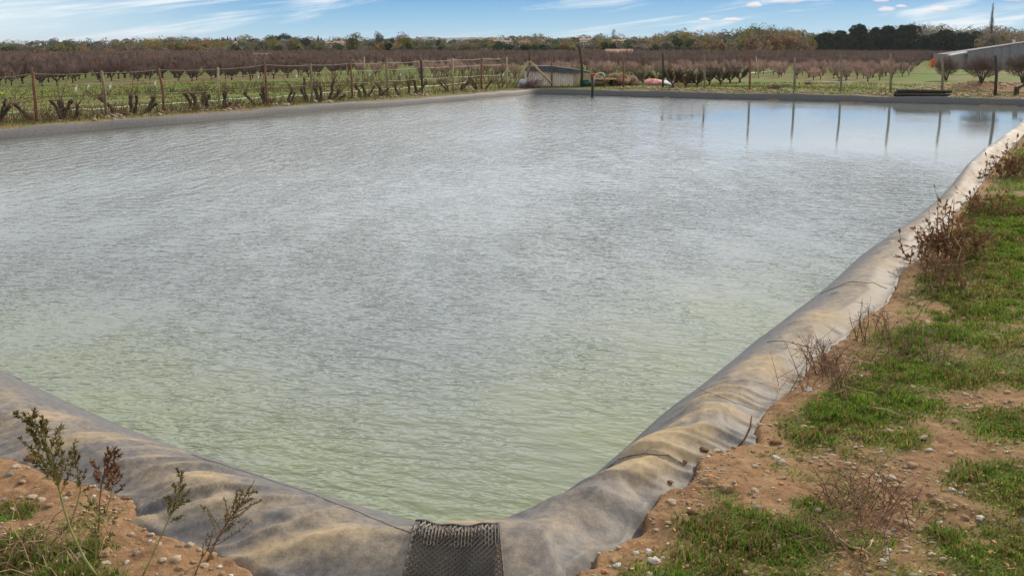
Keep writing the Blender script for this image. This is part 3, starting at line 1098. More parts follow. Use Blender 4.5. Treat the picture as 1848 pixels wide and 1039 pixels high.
# lone poles further back
for (u, vb, vt, m, ln_, lb) in ((1370, 142, 103, 'post_pale', -6, 'pale leaning pole standing in the grass behind the far fence'),
                                (658, 150, 103, 'post_pale', -1, 'thin pale pole among the orchard rows behind the left fence'),
                                (796, 131, 108, 'post_grey', 0, 'short grey pole in the far brown rows'),
                                (1009, 117, 95, 'post_pale', 0, 'pale pole in the rows above the plank hut'),
                                (1060, 125, 103, 'post_grey', 0, 'grey pole in the rows behind the hut door')):
    b = on_ground(u, vb); t_ = at(u + ln_, vt, b.y)
    o = MB().tube([b - Vector((0, 0, .3)), b.lerp(t_, .5) + Vector((.02, 0, 0)), t_], [.055, .05, .042], 8).build('pole', M[m], None, True, b)
    tag(o, lb, 'pole')

# ------------------------------------------------------------------ pruned vines along the left fence
VINES = [  # base u, base v-less, arms: (tip u, tip v), thickness
    (-6, [(18, 190), (10, 178)], 1), (65, [(26, 188)], 1.2), (114, [(108, 182), (131, 180), (92, 180)], 1.5), (134, [(140, 190)], 1.2), (218, [(178, 176), (228, 205)], 1.1), (238, [(237, 170), (247, 172)], 1.3),
    (263, [(277, 174), (284, 186)], 1.4), (345, [(333, 168)], 1.2), (359, [(346, 168)], 1.4), (375, [(369, 166), (378, 171)], 1.6), (403, [(406, 166), (417, 185)], 1.3), (465, [(440, 168)], .9), (478, [(473, 157), (470, 170)], 1.3),
    (495, [(488, 184), (497, 190)], .9), (517, [(528, 160), (533, 166)], 1.0), (556, [(543, 161), (548, 140)], 1.1), (574, [(568, 160)], 1.2), (579, [(578, 155)], 1.2), (591, [(602, 143)], 1.1), (600, [(613, 164)], 1.1),
    (604, [(611, 164), (625, 172)], 1.1), (652, [(640, 154)], 1.2), (661, [(652, 153), (676, 156)], 1.2), (684, [(683, 153), (702, 159)], 1.2), (723, [(712, 153)], 1.0), (738, [(737, 146)], 1.1), (750, [(747, 144), (771, 147)], 1.2),
    (812, [(791, 147), (798, 146)], .9), (826, [(848, 148), (836, 152), (850, 143)], .9), (861, [(849, 142), (852, 152)], 1.1), (872, [(889, 145)], .9), (906, [(898, 150), (908, 148)], .9)]
vn = len(VINES)


def vine_label(i, u, arms):
    ps = [p_[0] for p_ in LEFT_POSTS]
    k = max(0, int(np.searchsorted(ps, u)) - 1)
    words = ['first', 'second', 'third', 'fourth', 'fifth', 'sixth', 'seventh', 'eighth', 'ninth', 'tenth', 'eleventh', 'twelfth']
    form = {1: 'single-armed', 2: 'two-armed', 3: 'three-armed'}[len(arms)]
    lean = arms[0][0] - u
    form += ' vine stump ' + ('leaning left' if lean < -7 else 'leaning right' if lean > 7 else 'standing upright')
    if k == 0: return 'gnarled ' + form + ' before the first reddish trellis post'
    same = [j for j, vv in enumerate(VINES) if max(0, int(np.searchsorted(ps, vv[0])) - 1) == k]
    pos = ['nearest to', 'second after', 'third after', 'fourth after', 'fifth after'][same.index(i)]
    return 'gnarled ' + form + ', ' + pos + ' the ' + words[k - 1] + ' trellis post'


for i, (u, arms, th) in enumerate(VINES):
    q = line_pt('left', u, 1.35 + random.uniform(-.12, .25)); b = Vector((q[0], q[1], gz(*q)))
    root = thing('vine_stump', vine_label(i, u, arms), 'vine', b, 0, 'pruned vines along the left trellis')
    r0 = .05 * th
    for k, (tu, tv) in enumerate(arms):
        tip = at(tu, tv, b.y + random.uniform(-.15, .15)) - b
        mid = tip * .5 + Vector((random.uniform(-.06, .06), random.uniform(-.05, .05), -.02))
        mb = MB()
        pts = []; rad = []
        for j in range(9):
            f_ = j / 8
            p_ = Vector((0, 0, -.1)).lerp(mid, f_ * 2) if f_ < .5 else mid.lerp(tip, f_ * 2 - 1)
            p_ += Vector((random.uniform(-.018, .018), random.uniform(-.018, .018), 0))
            pts.append(p_); rad.append(r0 * (1.05 - .35 * f_) * random.uniform(.78, 1.2) * (1.0 if k == 0 else .75))
        rad[-1] *= 1.25; rad[-2] *= 1.3
        mb.tube(pts, rad, 7)
        mb.build('trunk' if k == 0 else 'arm', M['vine'], root, True)
    # a few thin canes from the head
    mb = MB()
    tip = at(*arms[0], b.y) - b
    for k in range(random.randint(8, 13)):
        d = Vector((random.uniform(-1, 1), random.uniform(-.6, .6), random.uniform(-.3, .9))).normalized() * random.uniform(.12, .75)
        e = tip + d; m_ = tip + d * .5 + Vector((random.uniform(-.05, .05), 0, random.uniform(.0, .07)))
        mb.tube([tip * random.uniform(.75, 1), m_, e], [.010, .007, .004], 4, False)
    mb.build('cane', M['stem_dry'], root)

# ------------------------------------------------------------------ orchard trees
def orchard_tree(seed, h=1.6, spread=.85, twigs=95, arms=5, rt=.06, fine=True, thf=1.0):
    r = random.Random(seed)
    tr = MB(); cw = MB()
    th = h * r.uniform(.2, .27) * thf
    tr.tube([(0, 0, -.15), (r.uniform(-.02, .02), 0, th * .5), (0, 0, th)], [rt * 1.2, rt * .95, rt * .9], 7)
    ends = []
    for a in range(arms):
        an = 2 * math.pi * (a + r.uniform(-.25, .25)) / arms
        out = spread * r.uniform(.5, .75); hh = h * r.uniform(.58, .74)
        p0 = Vector((0, 0, th * .92)); p2 = Vector((math.cos(an) * out, math.sin(an) * out, hh))
        p1 = p0.lerp(p2, .45) + Vector((math.cos(an) * .09, math.sin(an) * .09, -.07))
        tr.tube([p0, p1, p2], [rt * .6, rt * .42, rt * .22], 5)
        ends.append((p0, p1, p2))
    for k in range(twigs):
        p0, p1, p2 = ends[k % arms]
        f_ = r.uniform(.25 if thf == 1 else .05, 1.0)
        s_ = p0.lerp(p1, f_ * 2) if f_ < .5 else p1.lerp(p2, f_ * 2 - 1)
        d = Vector((s_.x * .6 + r.uniform(-.45, .45), s_.y * .6 + r.uniform(-.45, .45), r.uniform(.35, 1.0)))
        L_ = r.uniform(.28, .62) * h / 1.6
        d = d.normalized() * L_
        if s_.z + d.z > h: d.z = max(.05, h - s_.z) * r.uniform(.9, 1.1)
        m_ = s_ + d * .5 + Vector((r.uniform(-.04, .04), r.uniform(-.04, .04), 0))
        cw.tube([s_, m_, s_ + d], [.013, .010, .006] if fine else [.02, .016, .01], 3, False)
        if fine:
            for q in range(2):
                b0_ = m_.lerp(s_ + d, r.uniform(0, .8)); dd = Vector((r.uniform(-1, 1), r.uniform(-1, 1), r.uniform(.1, 1))).normalized() * r.uniform(.1, .24)
                cw.tube([b0_, b0_ + dd], [.008, .004], 3, False)
    return tr, cw


def plant_orchard(root_name, label, variants, loc, rz, sc, group, v):
    root = thing(root_name, label, 'tree', loc, rz, group)
    root.scale = (sc, sc, sc * random.uniform(.85, 1.12))
    for nm, me in (('trunk', variants[v][0]), ('crown', variants[v][1])):
        o = bpy.data.objects.new(nm, me); COL.objects.link(o); o.parent = root
    return root


def meshes(seed, m1, m2, **kw):
    tr, cw = orchard_tree(seed, **kw)
    a = tr.mesh('trunk'); a.materials.append(m1); a.polygons.foreach_set('use_smooth', [True] * len(a.polygons))
    b = cw.mesh('crown'); b.materials.append(m2)
    return a, b


VAR_NEAR = [meshes(100 + k, M['trunk'], M['twig_dark'], twigs=300, spread=.95, h=1.5, rt=.085) for k in range(3)]
VAR_RED = [meshes(200 + k, M['trunk'], M['twig'], twigs=190, h=1.6, spread=.9) for k in range(4)]
VAR_PINK = [meshes(300 + k, M['trunk'], M['twig_pink'], twigs=170, h=1.65, spread=.7, arms=4, rt=.045) for k in range(4)]

# the front row on the right, seen one by one
FRONT = [(1187, 154, 'first tree of the dark front row, just left of a tall post'), (1214, 160, 'stout dark goblet tree in front of the orange pots'), (1237, 158, 'dark goblet tree in front of the green crate'),
         (1258, 157, 'dark goblet tree right of the green crate'), (1280, 155, 'small dark goblet tree just right of a grey fence post'), (1300, 153, 'dark goblet tree midway between two fence posts'),
         (1317.5, 151, 'slim dark goblet tree left of a reddish fence post'), (1335, 149.5, 'last dark goblet tree beside the reddish fence post'), (1160, 152, 'low dark tree behind the brown rubble heap')]
front_xy = []
for i, (u, v, lb) in enumerate(FRONT):
    b = on_ground(u, v)
    top = at(u, 121 - (u - 1187) * .045, b.y)
    plant_orchard('goblet_tree', lb, VAR_NEAR, b - Vector((0, 0, .03)), random.uniform(0, 6), (top.z - b.z) / 1.5, 'bare goblet trees behind the far fence', i % 3)
    front_xy.append((b.x, b.y))

# bushy bare trees before the barn
def fuzzy(seed, rad):
    r = random.Random(seed); tr = MB(); cw = MB()
    for k in range(5):
        a = k * 1.26 + r.random(); tr.tube([(0, 0, -.1), (math.cos(a) * .12, math.sin(a) * .12, .3), (math.cos(a) * rad * .45, math.sin(a) * rad * .45, .95)], [.05, .035, .015], 5)
    for k in range(1300):
        d = Vector((r.gauss(0, 1), r.gauss(0, 1), r.gauss(0, 1))).normalized() * r.random() ** .45
        p = Vector((d.x * rad * .85, d.y * rad * .85, .82 + d.z * .55))
        e = (p - Vector((0, 0, .25))).normalized() + Vector((r.gauss(0, .4), r.gauss(0, .4), r.gauss(.25, .3)))
        cw.tube([p, p + e.normalized() * r.uniform(.15, .34)], [.010, .004], 3, False)
    a = tr.mesh('trunk'); a.materials.append(M['trunk']); b = cw.mesh('crown'); b.materials.append(M['twig'])
    return a, b


for i, (u, vb, vt, lb) in enumerate(((1771, 150, 93, 'dense rounded bare tree in front of the grey barn wall'), (1846, 150, 92, 'dense bare tree at the barn end, cut by the picture edge'),
                                     (1707, 146, 103, 'bare reddish tree beside the green lane near the barn canopy'))):
    b = on_ground(u, vb); top = at(u, vt, b.y)
    plant_orchard('bushy_tree', lb, [fuzzy(400 + i, 1.05 if i < 2 else .8)], b - Vector((0, 0, .03)), 1.0 * i, (top.z - b.z) / 1.6, 'bushy bare trees before the barn', 0)

FRONTV = [(-400, 165), (0, 158), (90, 156), (150, 150), (300, 148), (420, 146), (560, 141), (620, 137), (700, 139), (900, 141), (1090, 140), (1150, 140), (1330, 140), (1400, 142), (1470, 146), (1560, 150), (1600, 146), (1650, 135), (1690, 123), (1720, 121), (2300, 121)]
fu = [a for a, b in FRONTV]; fvv = [b for a, b in FRONTV]
rowd = np.array([math.sin(R(32)), math.cos(R(32))]); rown = np.array([rowd[1], -rowd[0]])
cand = []
for i in range(-80, 100):
    for j in range(10, 125):
        p_ = rown * (i * 2.1) + rowd * (j * 1.9 + 10)
        p_ = p_ + np.array([random.uniform(-.5, .5), random.uniform(-.5, .5)])
        if p_[1] < 46 or p_[1] > 185: continue
        z = -.75
        u, v = proj(p_[0], p_[1], z)
        if -60 < u < 1910: cand.append((p_[0], p_[1], u))
cx_ = np.array([c_[0] for c_ in cand]); cy_ = np.array([c_[1] for c_ in cand])
cz_ = terrain(cx_, cy_)
cu, cv = proj(cx_, cy_, cz_)
keep = (cv < np.interp(cu, fu, fvv)) & ~((cu > 1660) & (cy_ > 90) & (cu < 1760) & (cy_ < 125)) & ~((cu > 1690) & (cy_ < 112)) 
for fx, fy in front_xy:
    keep &= np.hypot(cx_ - fx, cy_ - fy) > 1.4
# a thinner stretch of rows left of the hut
thin = (cu > 610) & (cu < 1130) & (cy_ < 105)
keep &= ~(thin & (rng.random(len(cu)) < .3))
ordr = np.argsort(cy_[keep])
kx, ky, kz, ku = cx_[keep][ordr], cy_[keep][ordr], cz_[keep][ordr], cu[keep][ordr]
print('orchard candidates', len(kx), 'nearest', ky[:3])
NIND = 285
for i in range(min(NIND, len(kx))):
    pink = 640 < ku[i] < 1720
    V_ = VAR_PINK if pink else VAR_RED
    lb = ('bare pinkish-brown orchard tree in the dense rows behind the far bank' if pink else 'bare reddish-brown orchard tree in the rows across the left field')
    plant_orchard('orchard_tree', lb, V_, (kx[i], ky[i], kz[i] - .03), random.uniform(0, 6.28), random.uniform(.88, 1.1) * (.84 if pink else .96), 'pinkish orchard rows' if pink else 'reddish orchard rows', random.randrange(4))
# all the rows behind read as one brown mass
base_v = []; base_f = []
protos = []
for k in range(3):
    tr, cw = orchard_tree(500 + k, h=1.7, spread=.95, twigs=85, fine=False)
    tv = np.array([tuple(p_) for p_ in cw.v]); tf = np.array(cw.f)
    protos.append((tv, tf))
allv = []; allf = []; off = 0; tint = []
for i in range(NIND, len(kx)):
    tv, tf = protos[i % 3]
    a = random.uniform(0, 6.28); sc_ = random.uniform(.9, 1.15)
    rm = np.array([[math.cos(a), -math.sin(a), 0], [math.sin(a), math.cos(a), 0], [0, 0, 1]])
    vv = (tv * sc_) @ rm.T + np.array([kx[i], ky[i], kz[i]])
    allv.append(vv); allf.append(tf + off); off += len(vv)
ob = np_mesh('distant_orchard', np.vstack(allv), np.vstack(allf), M['twig'], False)
tag(ob, 'distant bare orchard rows merging into one purple-brown band', 'orchard', kind='stuff')

# ------------------------------------------------------------------ white hoses and tree guards in the field
M['white'] = mat('white_plastic', (.75, .74, .70), .5, .15, 10)
def ground_hose(pix, r, name, lb, cat='hose'):
    pts = []
    for (u0, v0), (u1, v1) in zip(pix[:-1], pix[1:]):
        for k in range(8):
            g = on_ground(u0 + (u1 - u0) * k / 8, v0 + (v1 - v0) * k / 8); pts.append(g + Vector((0, 0, r + random.uniform(0, .05))))
    o = MB().tube(pts, r, 6).build(name, M['white'], None, True, pts[0]); tag(o, lb, cat)


ground_hose([(-30, 209.5), (120, 203), (252, 192.5), (300, 190), (448, 180), (533, 175), (600, 169.5), (660, 165), (744, 160), (800, 155), (850, 150)], .014, 'irrigation_hose', 'long white irrigation hose on the grass behind the left vines')
ground_hose([(1275, 141.5), (1340, 135), (1405, 128.5)], .035, 'irrigation_pipe', 'white pipe running away between orchard rows behind the goblet trees', 'pipe')
ground_hose([(1485, 149.8), (1520, 150), (1545, 150.5)], .03, 'irrigation_pipe', 'short white pipe lying on the grass near the log stack', 'pipe')
GUARDS = [(137, 169, 158, 'beyond the first two vines'), (158, 163, 156, 'leaning, in the grass right of the first guard'), (199, 164, 154, 'in the grass beside the second trellis post'), (280, 157, 149, 'in the grass left of the third trellis post'), (466, 146, 138, 'beyond the fifth trellis post'), (535, 144, 135, 'before the sixth trellis post'), (668, 143, 133, 'between the seventh and eighth trellis posts'),
          (723, 144, 134, 'between the eighth and ninth trellis posts'), (780, 142, 135, 'beyond the ninth trellis post'), (843, 145, 138, 'between the tenth and eleventh posts'), (907, 144, 134, 'just before the last trellis post')]
for u, vb, vt, lb in GUARDS:
    b = on_ground(u, vb); t_ = at(u + random.uniform(-1, 1), vt, b.y)
    mb = MB().tube([b, t_], [.055, .05], 8); mb.tube([b + Vector((.06, 0, 0)), t_ + Vector((.06, 0, .12))], .012, 5)
    tag(mb.build('tree_guard', M['white'], None, True, b), 'white plastic tree guard ' + lb, 'tree guard', 'white tree guards in the field')
M['yellow'] = mat('yellow_plastic', (.75, .62, .03), .5, .1, 10)
b = on_ground(5, 172); o = bmesh.new(); bmesh.ops.create_icosphere(o, subdivisions=2, radius=.075)
me = bpy.data.meshes.new('ball'); o.to_mesh(me); o.free(); me.materials.append(M['yellow']); ob = bpy.data.objects.new('yellow_ball', me); COL.objects.link(ob); ob.location = at(4, 169, b.y - .3); 
b = Vector((ob.location.x, ob.location.y, gz(ob.location.x, ob.location.y)))
tag(ob, 'small bright yellow ball stuck on a cane at the left edge', 'ball')
o = MB().tube([b, ob.location + Vector((0, 0, -.05))], [.018, .012], 6).build('marker_cane', M['stem_straw'], None, False, b); tag(o, 'thin straw-coloured cane holding the yellow ball', 'cane')

# ------------------------------------------------------------------ plank hut and the clutter round it
M['plank'] = mat('pinkish_planks', (.74, .60, .54), .9, .3, 5, bump=.3, stretch=(9, 9, .7))
M['plank_pale'] = mat('pale_planks', (.50, .37, .23), .9, .35, 5, bump=.3, stretch=(9, 9, .7))
M['felt'] = mat('dark_roof_felt', (.10, .10, .11), .9, .3, 4, bump=.4)
M['beam'] = mat('raw_timber', (.42, .30, .16), .85, .3, 8, bump=.3)
M['green_plastic'] = mat('green_plastic', (.03, .11, .075), .5, .2, 8)
M['red_paint'] = mat('red_paint', (.62, .06, .02), .5, .2, 8)
M['grey_pipe'] = mat('grey_pipe', (.42, .41, .38), .45, .2, 10)
M['black_pipe'] = mat('black_pipe', (.02, .02, .022), .5, .2, 10)
M['rubble'] = mat('brown_rubble', (.19, .11, .06), .95, .5, 6, bump=1)
M['pink_paint'] = mat('pink_plastic', (.72, .28, .27), .6, .15, 8)
M['terracotta'] = mat('terracotta', (.50, .20, .09), .85, .25, 6, bump=.2)

hy = on_ground(1000, 157.5).y + .5
hb = at(952, 158, hy); hz = gz(hb.x, hb.y)
xl = at(948, 150, hy).x; xr = at(1066, 150, hy).x; xm = at(1035, 150, hy).x
ztl = at(960, 126.5, hy).z; ztr = at(1035, 134, hy).z; zr2 = at(1050, 131, hy).z
hut = thing('plank_hut', 'low pinkish plank hut under a dark roof at the far pond corner', 'hut', (xl, hy, hz))
def hp(x, y, z): return Vector((x - xl, y - hy, z - hz))
mb = MB(); n_ = 26
for k in range(n_):
    a = xl + (xm - xl) * k / n_; b_ = xl + (xm - xl) * (k + 1) / n_ - .012
    zt = ztl + (ztr - ztl) * k / n_ + .12 - random.uniform(0, .03)
    mb.box(hp((a + b_) / 2, hy + random.uniform(-.012, .012), (hz - .1 + zt) / 2), (b_ - a, .03, zt - hz + .1))
for k in range(12):
    y_ = hy + .05 + k * .2
    mb.box(hp(xl + .015, y_ + .1, (hz - .1 + ztl) / 2), (.03, .19, ztl - hz + .06))
mb.build('wall', M['plank'], hut)
mb = MB()
for k in range(7):
    a = xm + (xr - xm) * k / 7; b_ = xm + (xr - xm) * (k + 1) / 7 - .02
    zt = zr2 - random.uniform(0, .07)
    mb.box(hp((a + b_) / 2, hy - .06 + random.uniform(-.012, .012), (hz - .1 + zt) / 2), (b_ - a, .03, zt - hz + .1))
o = mb.build('annex_wall', M['plank_pale'], hut); o['label'] = 'paler plank annex wall'
mb = MB()
mb.prism([hp(xl - .1, hy - .12, ztl - .02), hp(xm - .05, hy - .12, ztr + .03), hp(xr + .02, hy - .1, zr2 + .02), hp(xm + .3, hy - .12, ztr + .17), hp(xl + (xm - xl) * .55, hy - .12, ztl + .17), hp(xl + .12, hy - .12, ztl + .16)], (0, 1.2, .0))
mb.build('roof', M['felt'], hut)
# leaning pole frame in front
ap = at(955, 113, hy - .9); f1 = at(929, 152, hy - 1.0); f2 = at(995, 150.5, hy - .8)
fr = thing('timber_tripod', 'tripod of raw timber beams leaning over the hut front', 'tripod', (f1.x, f1.y, gz(f1.x, f1.y)))
for e in (f1, f2):
    base = Vector((e.x, e.y, gz(e.x, e.y) if e is f1 else e.z))
    MB().tube([base - fr.location, ap - fr.location + Vector((.03 if e is f2 else -.03, 0, .06))], [.045, .04], 8).build('beam', M['beam'], fr, True)
e = Vector((ap.x - .1, ap.y + 1.5, hz)); MB().tube([e - fr.location, ap - fr.location], [.04, .04], 8).build('beam', M['beam'], fr, True)
# white sack, brush
M['sack'] = mat('white_sack', (.62, .62, .64), .8, .2, 6, bump=.6)


def lump(name, c, size, m, lb, cat, seed, flat=.0, group=None, sub=3, amp=.25):
    bm = bmesh.new(); bmesh.ops.create_icosphere(bm, subdivisions=sub, radius=1)
    for v_ in bm.verts:
        n_ = mn.fractal(v_.co * 1.6 + Vector((seed * 3.1, 0, 0)), 1.0, 2.0, 3)
        v_.co *= 1 + amp * n_
        if v_.co.z < -.5: v_.co.z = -.5
        v_.co = Vector((v_.co.x * size[0], v_.co.y * size[1], v_.co.z * size[2]))
    me = bpy.data.meshes.new(name); bm.to_mesh(me); bm.free(); me.materials.append(m)
    me.polygons.foreach_set('use_smooth', [True] * len(me.polygons))
    ob = bpy.data.objects.new(name, me); COL.objects.link(ob); ob.location = c
    tag(ob, lb, cat, group); return ob


p_ = at(942, 152, hy - .5); lump('sack', (p_.x, p_.y, gz(p_.x, p_.y) + .1), (.26, .2, .22), M['sack'], 'crumpled white sack against the left end of the hut', 'sack', 1)


def dead_brush(name, c, w, h, n, m, lb, cat='bush'):
    mb = MB()
    for k in range(n):
        b0_ = Vector((random.gauss(0, w * .25), random.gauss(0, w * .2), 0))
        d = Vector((random.gauss(0, .6), random.gauss(0, .5), random.uniform(.3, 1))).normalized() * h * random.uniform(.4, 1.1)
        mid = b0_ + d * .5 + Vector((random.uniform(-.1, .1), random.uniform(-.1, .1), .03)) * h
        mb.tube([b0_, mid, b0_ + d + Vector((d.x * .3, d.y * .3, -.08 * h))], [.009, .007, .004], 3, False)
    o = mb.build(name, m); o.location = c; tag(o, lb, cat); return o


p_ = at(957, 156, hy - .7); dead_brush('dead_brush', (p_.x, p_.y, gz(p_.x, p_.y)), .9, .55, 140, M['twig'], 'reddish dead brush in front of the hut')
# green bin, red pump, hook pipe, table beam, rubble
p_ = at(1056, 157, hy - .45); gb = thing('water_butt', 'dark green plastic butt against the pale annex planks', 'bin', (p_.x, p_.y, gz(p_.x, p_.y)))
zt = at(1056, 144, p_.y).z - gb.location.z
MB().tube([(0, 0, 0), (0, 0, zt * .5), (0, 0, zt * .93)], [.2, .23, .22], 16).build('body', M['green_plastic'], gb, True)
MB().tube([(0, 0, zt * .93), (0, 0, zt)], [.24, .23], 16).build('lid', M['green_plastic'], gb)
p_ = at(1071, 158, hy + .2); z0 = gz(p_.x, p_.y); zt = at(1070, 133, p_.y).z; zb = at(1070, 141, p_.y).z
pm = thing('water_pump', 'red water pump on a stand right of the hut', 'pump', (p_.x, p_.y, z0))
MB().box((0, 0, (zt + zb) / 2 - z0), (.28, .25, zt - zb)).tube([(-.1, -.14, (zt + zb) / 2 - z0), (-.1, -.2, (zt + zb) / 2 - z0)], .06, 10).build('housing', M['red_paint'], pm)
MB().box((-.09, 0, (zb - z0) / 2), (.05, .2, zb - z0)).box((.09, 0, (zb - z0) / 2), (.05, .2, zb - z0)).build('stand', M['black_pipe'], pm)
pts = []
for u, v in ((1071, 143), (1074, 139), (1078, 134.5), (1083, 132), (1088, 133), (1091, 137), (1090.5, 144)):
    pts.append(at(u, v, hy - .9))
hk = MB().tube(pts, .04, 9)
ob = hk.build('hook_pipe', M['grey_pipe'], None, True, pts[0]); tag(ob, 'grey hooked outlet pipe arching beside the red pump', 'pipe')
p0_ = P(1068.5, 175.5, 0); zt = at(1070, 139, p0_[1]).z
o = MB().tube([(p0_[0], p0_[1], -.6), (p0_[0], p0_[1], 0), (at(1070.5, 139, p0_[1]).x, p0_[1], zt)], [.055, .055, .05], 10).build('stand_pipe', M['black_pipe'], None, True, (p0_[0], p0_[1], 0)); tag(o, 'black upright stand pipe in the water at the far bank', 'pipe')
a = at(1073, 143.5, hy - .3); b = at(1112, 142.5, hy - .2)
wt = thing('work_bench', 'rough timber bench right of the red pump', 'bench', (a.x, a.y, gz(a.x, a.y)))
MB().box((a + b) / 2 - wt.location, (b.x - a.x, .5, .06)).build('top', M['beam'], wt)
for x_ in (a.x + .12, b.x - .12):
    MB().box(Vector((x_ - wt.location.x, .0, (a.z - wt.location.z) / 2)), (.08, .4, a.z - wt.location.z)).build('leg', M['post_dark'], wt)
for k, (u, v, w_, h_, m, lb) in enumerate(((1083, 152, .5, .28, 'rubble', 'brown heap of rubble under the rough timber bench'), (1112, 151, .62, .36, 'rubble', 'dark brown rubble heap beside the rough bench'), (1135, 150, .45, .26, 'rubble', 'low brown rubble heap left of the pink tarpaulin'))):
    p_ = at(u, v + 5, hy - .1 + .4 * k); lump('rubble_heap', (p_.x, p_.y, gz(p_.x, p_.y) + h_ * .4), (w_, .5, h_), M[m], lb, 'rubble heap', 5 + k, amp=.45)
for k, (u, v, w_, h_, m, nm, lb, cat) in enumerate(((1178, 150, .34, .18, 'pink_paint', 'tarpaulin', 'crumpled pink tarpaulin behind the first dark goblet tree', 'tarpaulin'), (1200, 147, .4, .12, 'sack', 'sheet', 'pale folded sheet between the pink tarpaulin and orange pots', 'sheet'))):
    p_ = at(u, v + 4, on_ground(u, 155).y + .6); lump(nm, (p_.x, p_.y, gz(p_.x, p_.y) + h_ * .7), (w_, .35, h_), M[m], lb, cat, 9 + k, amp=.4)
for k, (u, lb) in enumerate(((1213, 'orange clay pot behind the stout dark goblet tree'), (1221, 'orange clay pot, second from the pale sheet'), (1229, 'orange clay pot, third from the pale sheet'), (1238, 'tall orange clay pot left of the green crate'), (1247, 'orange clay pot behind the green crate'))):
    Y_ = on_ground(1225, 152).y + 1.6 + (1.0 if k == 4 else 0); x_ = at(u, 148, Y_).x; z0 = gz(x_, Y_)
    r_ = .17 * (1.15 if k == 3 else 1)
    pot = thing('clay_pot', lb, 'pot', (x_, Y_, z0), 0, 'orange clay pots behind the goblet trees')
    hh = .36 if k < 3 else .52
    MB().tube([(0, 0, 0), (0, 0, hh * .85)], [r_ * .7, r_], 12).build('body', M['terracotta'], pot, True)
    MB().tube([(0, 0, hh * .85), (0, 0, hh)], [r_ * 1.12, r_ * 1.12], 12).build('rim', M['terracotta'], pot)
Y_ = on_ground(1248, 152).y + .9; x_ = at(1249, 148, Y_).x; z0 = gz(x_, Y_)
ct = thing('crate', 'small green crate among the dark goblet trees', 'crate', (x_, Y_, z0))
mb = MB()
for z_ in (.06, .18, .3):
    mb.box((0, -.18, z_), (.42, .02, .09)); mb.box((0, .18, z_), (.42, .02, .09)); mb.box((-.2, 0, z_), (.02, .34, .09)); mb.box((.2, 0, z_), (.02, .34, .09))
mb.build('slats', M['green_plastic'], ct)
mb = MB()
for x__ in (-.17, .17):
    for y__ in (-.15, .15): mb.box((x__, y__, .18), (.035, .035, .36))
mb.build('frame', M['green_plastic'], ct)

# dark timber stack by the far bank
M['old_timber'] = mat('old_dark_timber', (.055, .045, .032), .95, .5, 5, bump=.6, stretch=(1, 5, 5))
pl = at(1615, 165, line_pt('right', 1660, 1.05)[1]); pr_ = at(1717, 166.5, line_pt('right', 1700, 1.0)[1])
dirv = Vector((pr_.x - pl.x, pr_.y - pl.y, 0)); ang = math.atan2(dirv.y, dirv.x); Ls = dirv.length
zb = gz((pl.x + pr_.x) / 2, (pl.y + pr_.y) / 2)
PILE = [('longest bottom', 0, 0, 1.0), ('front bottom', -.16, 0, .93), ('middle', -.06, .13, .97), ('rear', .14, .05, .9)]
for nm, oy, oz, fl in PILE:
    c = (pl + pr_) / 2; c.z = zb + .05 + oz
    nrm = Vector((-dirv.y, dirv.x, 0)).normalized()
    c += nrm * (-oy if nrm.y > 0 else oy) * -1 + dirv.normalized() * random.uniform(-.08, .08)
    o = MB().tube([Vector((-Ls * fl / 2, 0, 0)), Vector((0, random.uniform(-.02, .02), .005)), Vector((Ls * fl / 2, 0, 0))], [.062, .058, .055], 8).build('timber_log', M['old_timber'], None, True)
    o.location = c; o.rotation_euler = (0, 0, ang)
    tag(o, nm + ' log of the dark timber stack by the far bank', 'log', 'logs stacked by the far bank')
# stump-like post end and branchy piece on the spoil heap
p_ = on_ground(1834, 172); st = thing('log_stump', 'short dark stump with a forked branch on the spoil heap', 'stump', p_)
MB().tube([(0, 0, -.1), (0, 0, .3)], [.09, .08], 8).build('trunk', M['old_timber'], st, True)
MB().tube([(0, 0, .24), (.2, 0, .33), (.38, .05, .5)], [.05, .04, .03], 6).build('branch', M['old_timber'], st, True)
for k, (u, v, lb) in enumerate(((1398, 161, 'low reddish dead clump on the grass right of a reddish post'), (1459, 153, 'small reddish dead clump left of a grey post'), (1418, 157, 'thin dark dead clump beside a pale grey post'))):
    p_ = on_ground(u, v); dead_brush('dead_clump', p_, .5, .38, 70, M['twig'], lb)

# ------------------------------------------------------------------ barn on the right
M['sheet'] = mat('grey_metal_sheet', (.23, .218, .232), .85, .12, 1.2, bump=.2, spec=.08)
M['light_metal'] = mat('light_metal_sheet', (.42, .40, .38), .5, .15, 3)
by = on_ground(1790, 131).y + 12
x0 = at(1746, 110, by).x
zB = gz(x0, by) - .2
barn = thing('barn', 'long grey metal barn with sloping roofline at the right edge', 'barn', (x0, by, zB))
ztA = at(1750, 93.5, by).z - zB; x2 = at(1960, 60, by).x - x0; ztB = at(1960, 60, by).z - zB
ridge_x = x2; Ld = 9.0
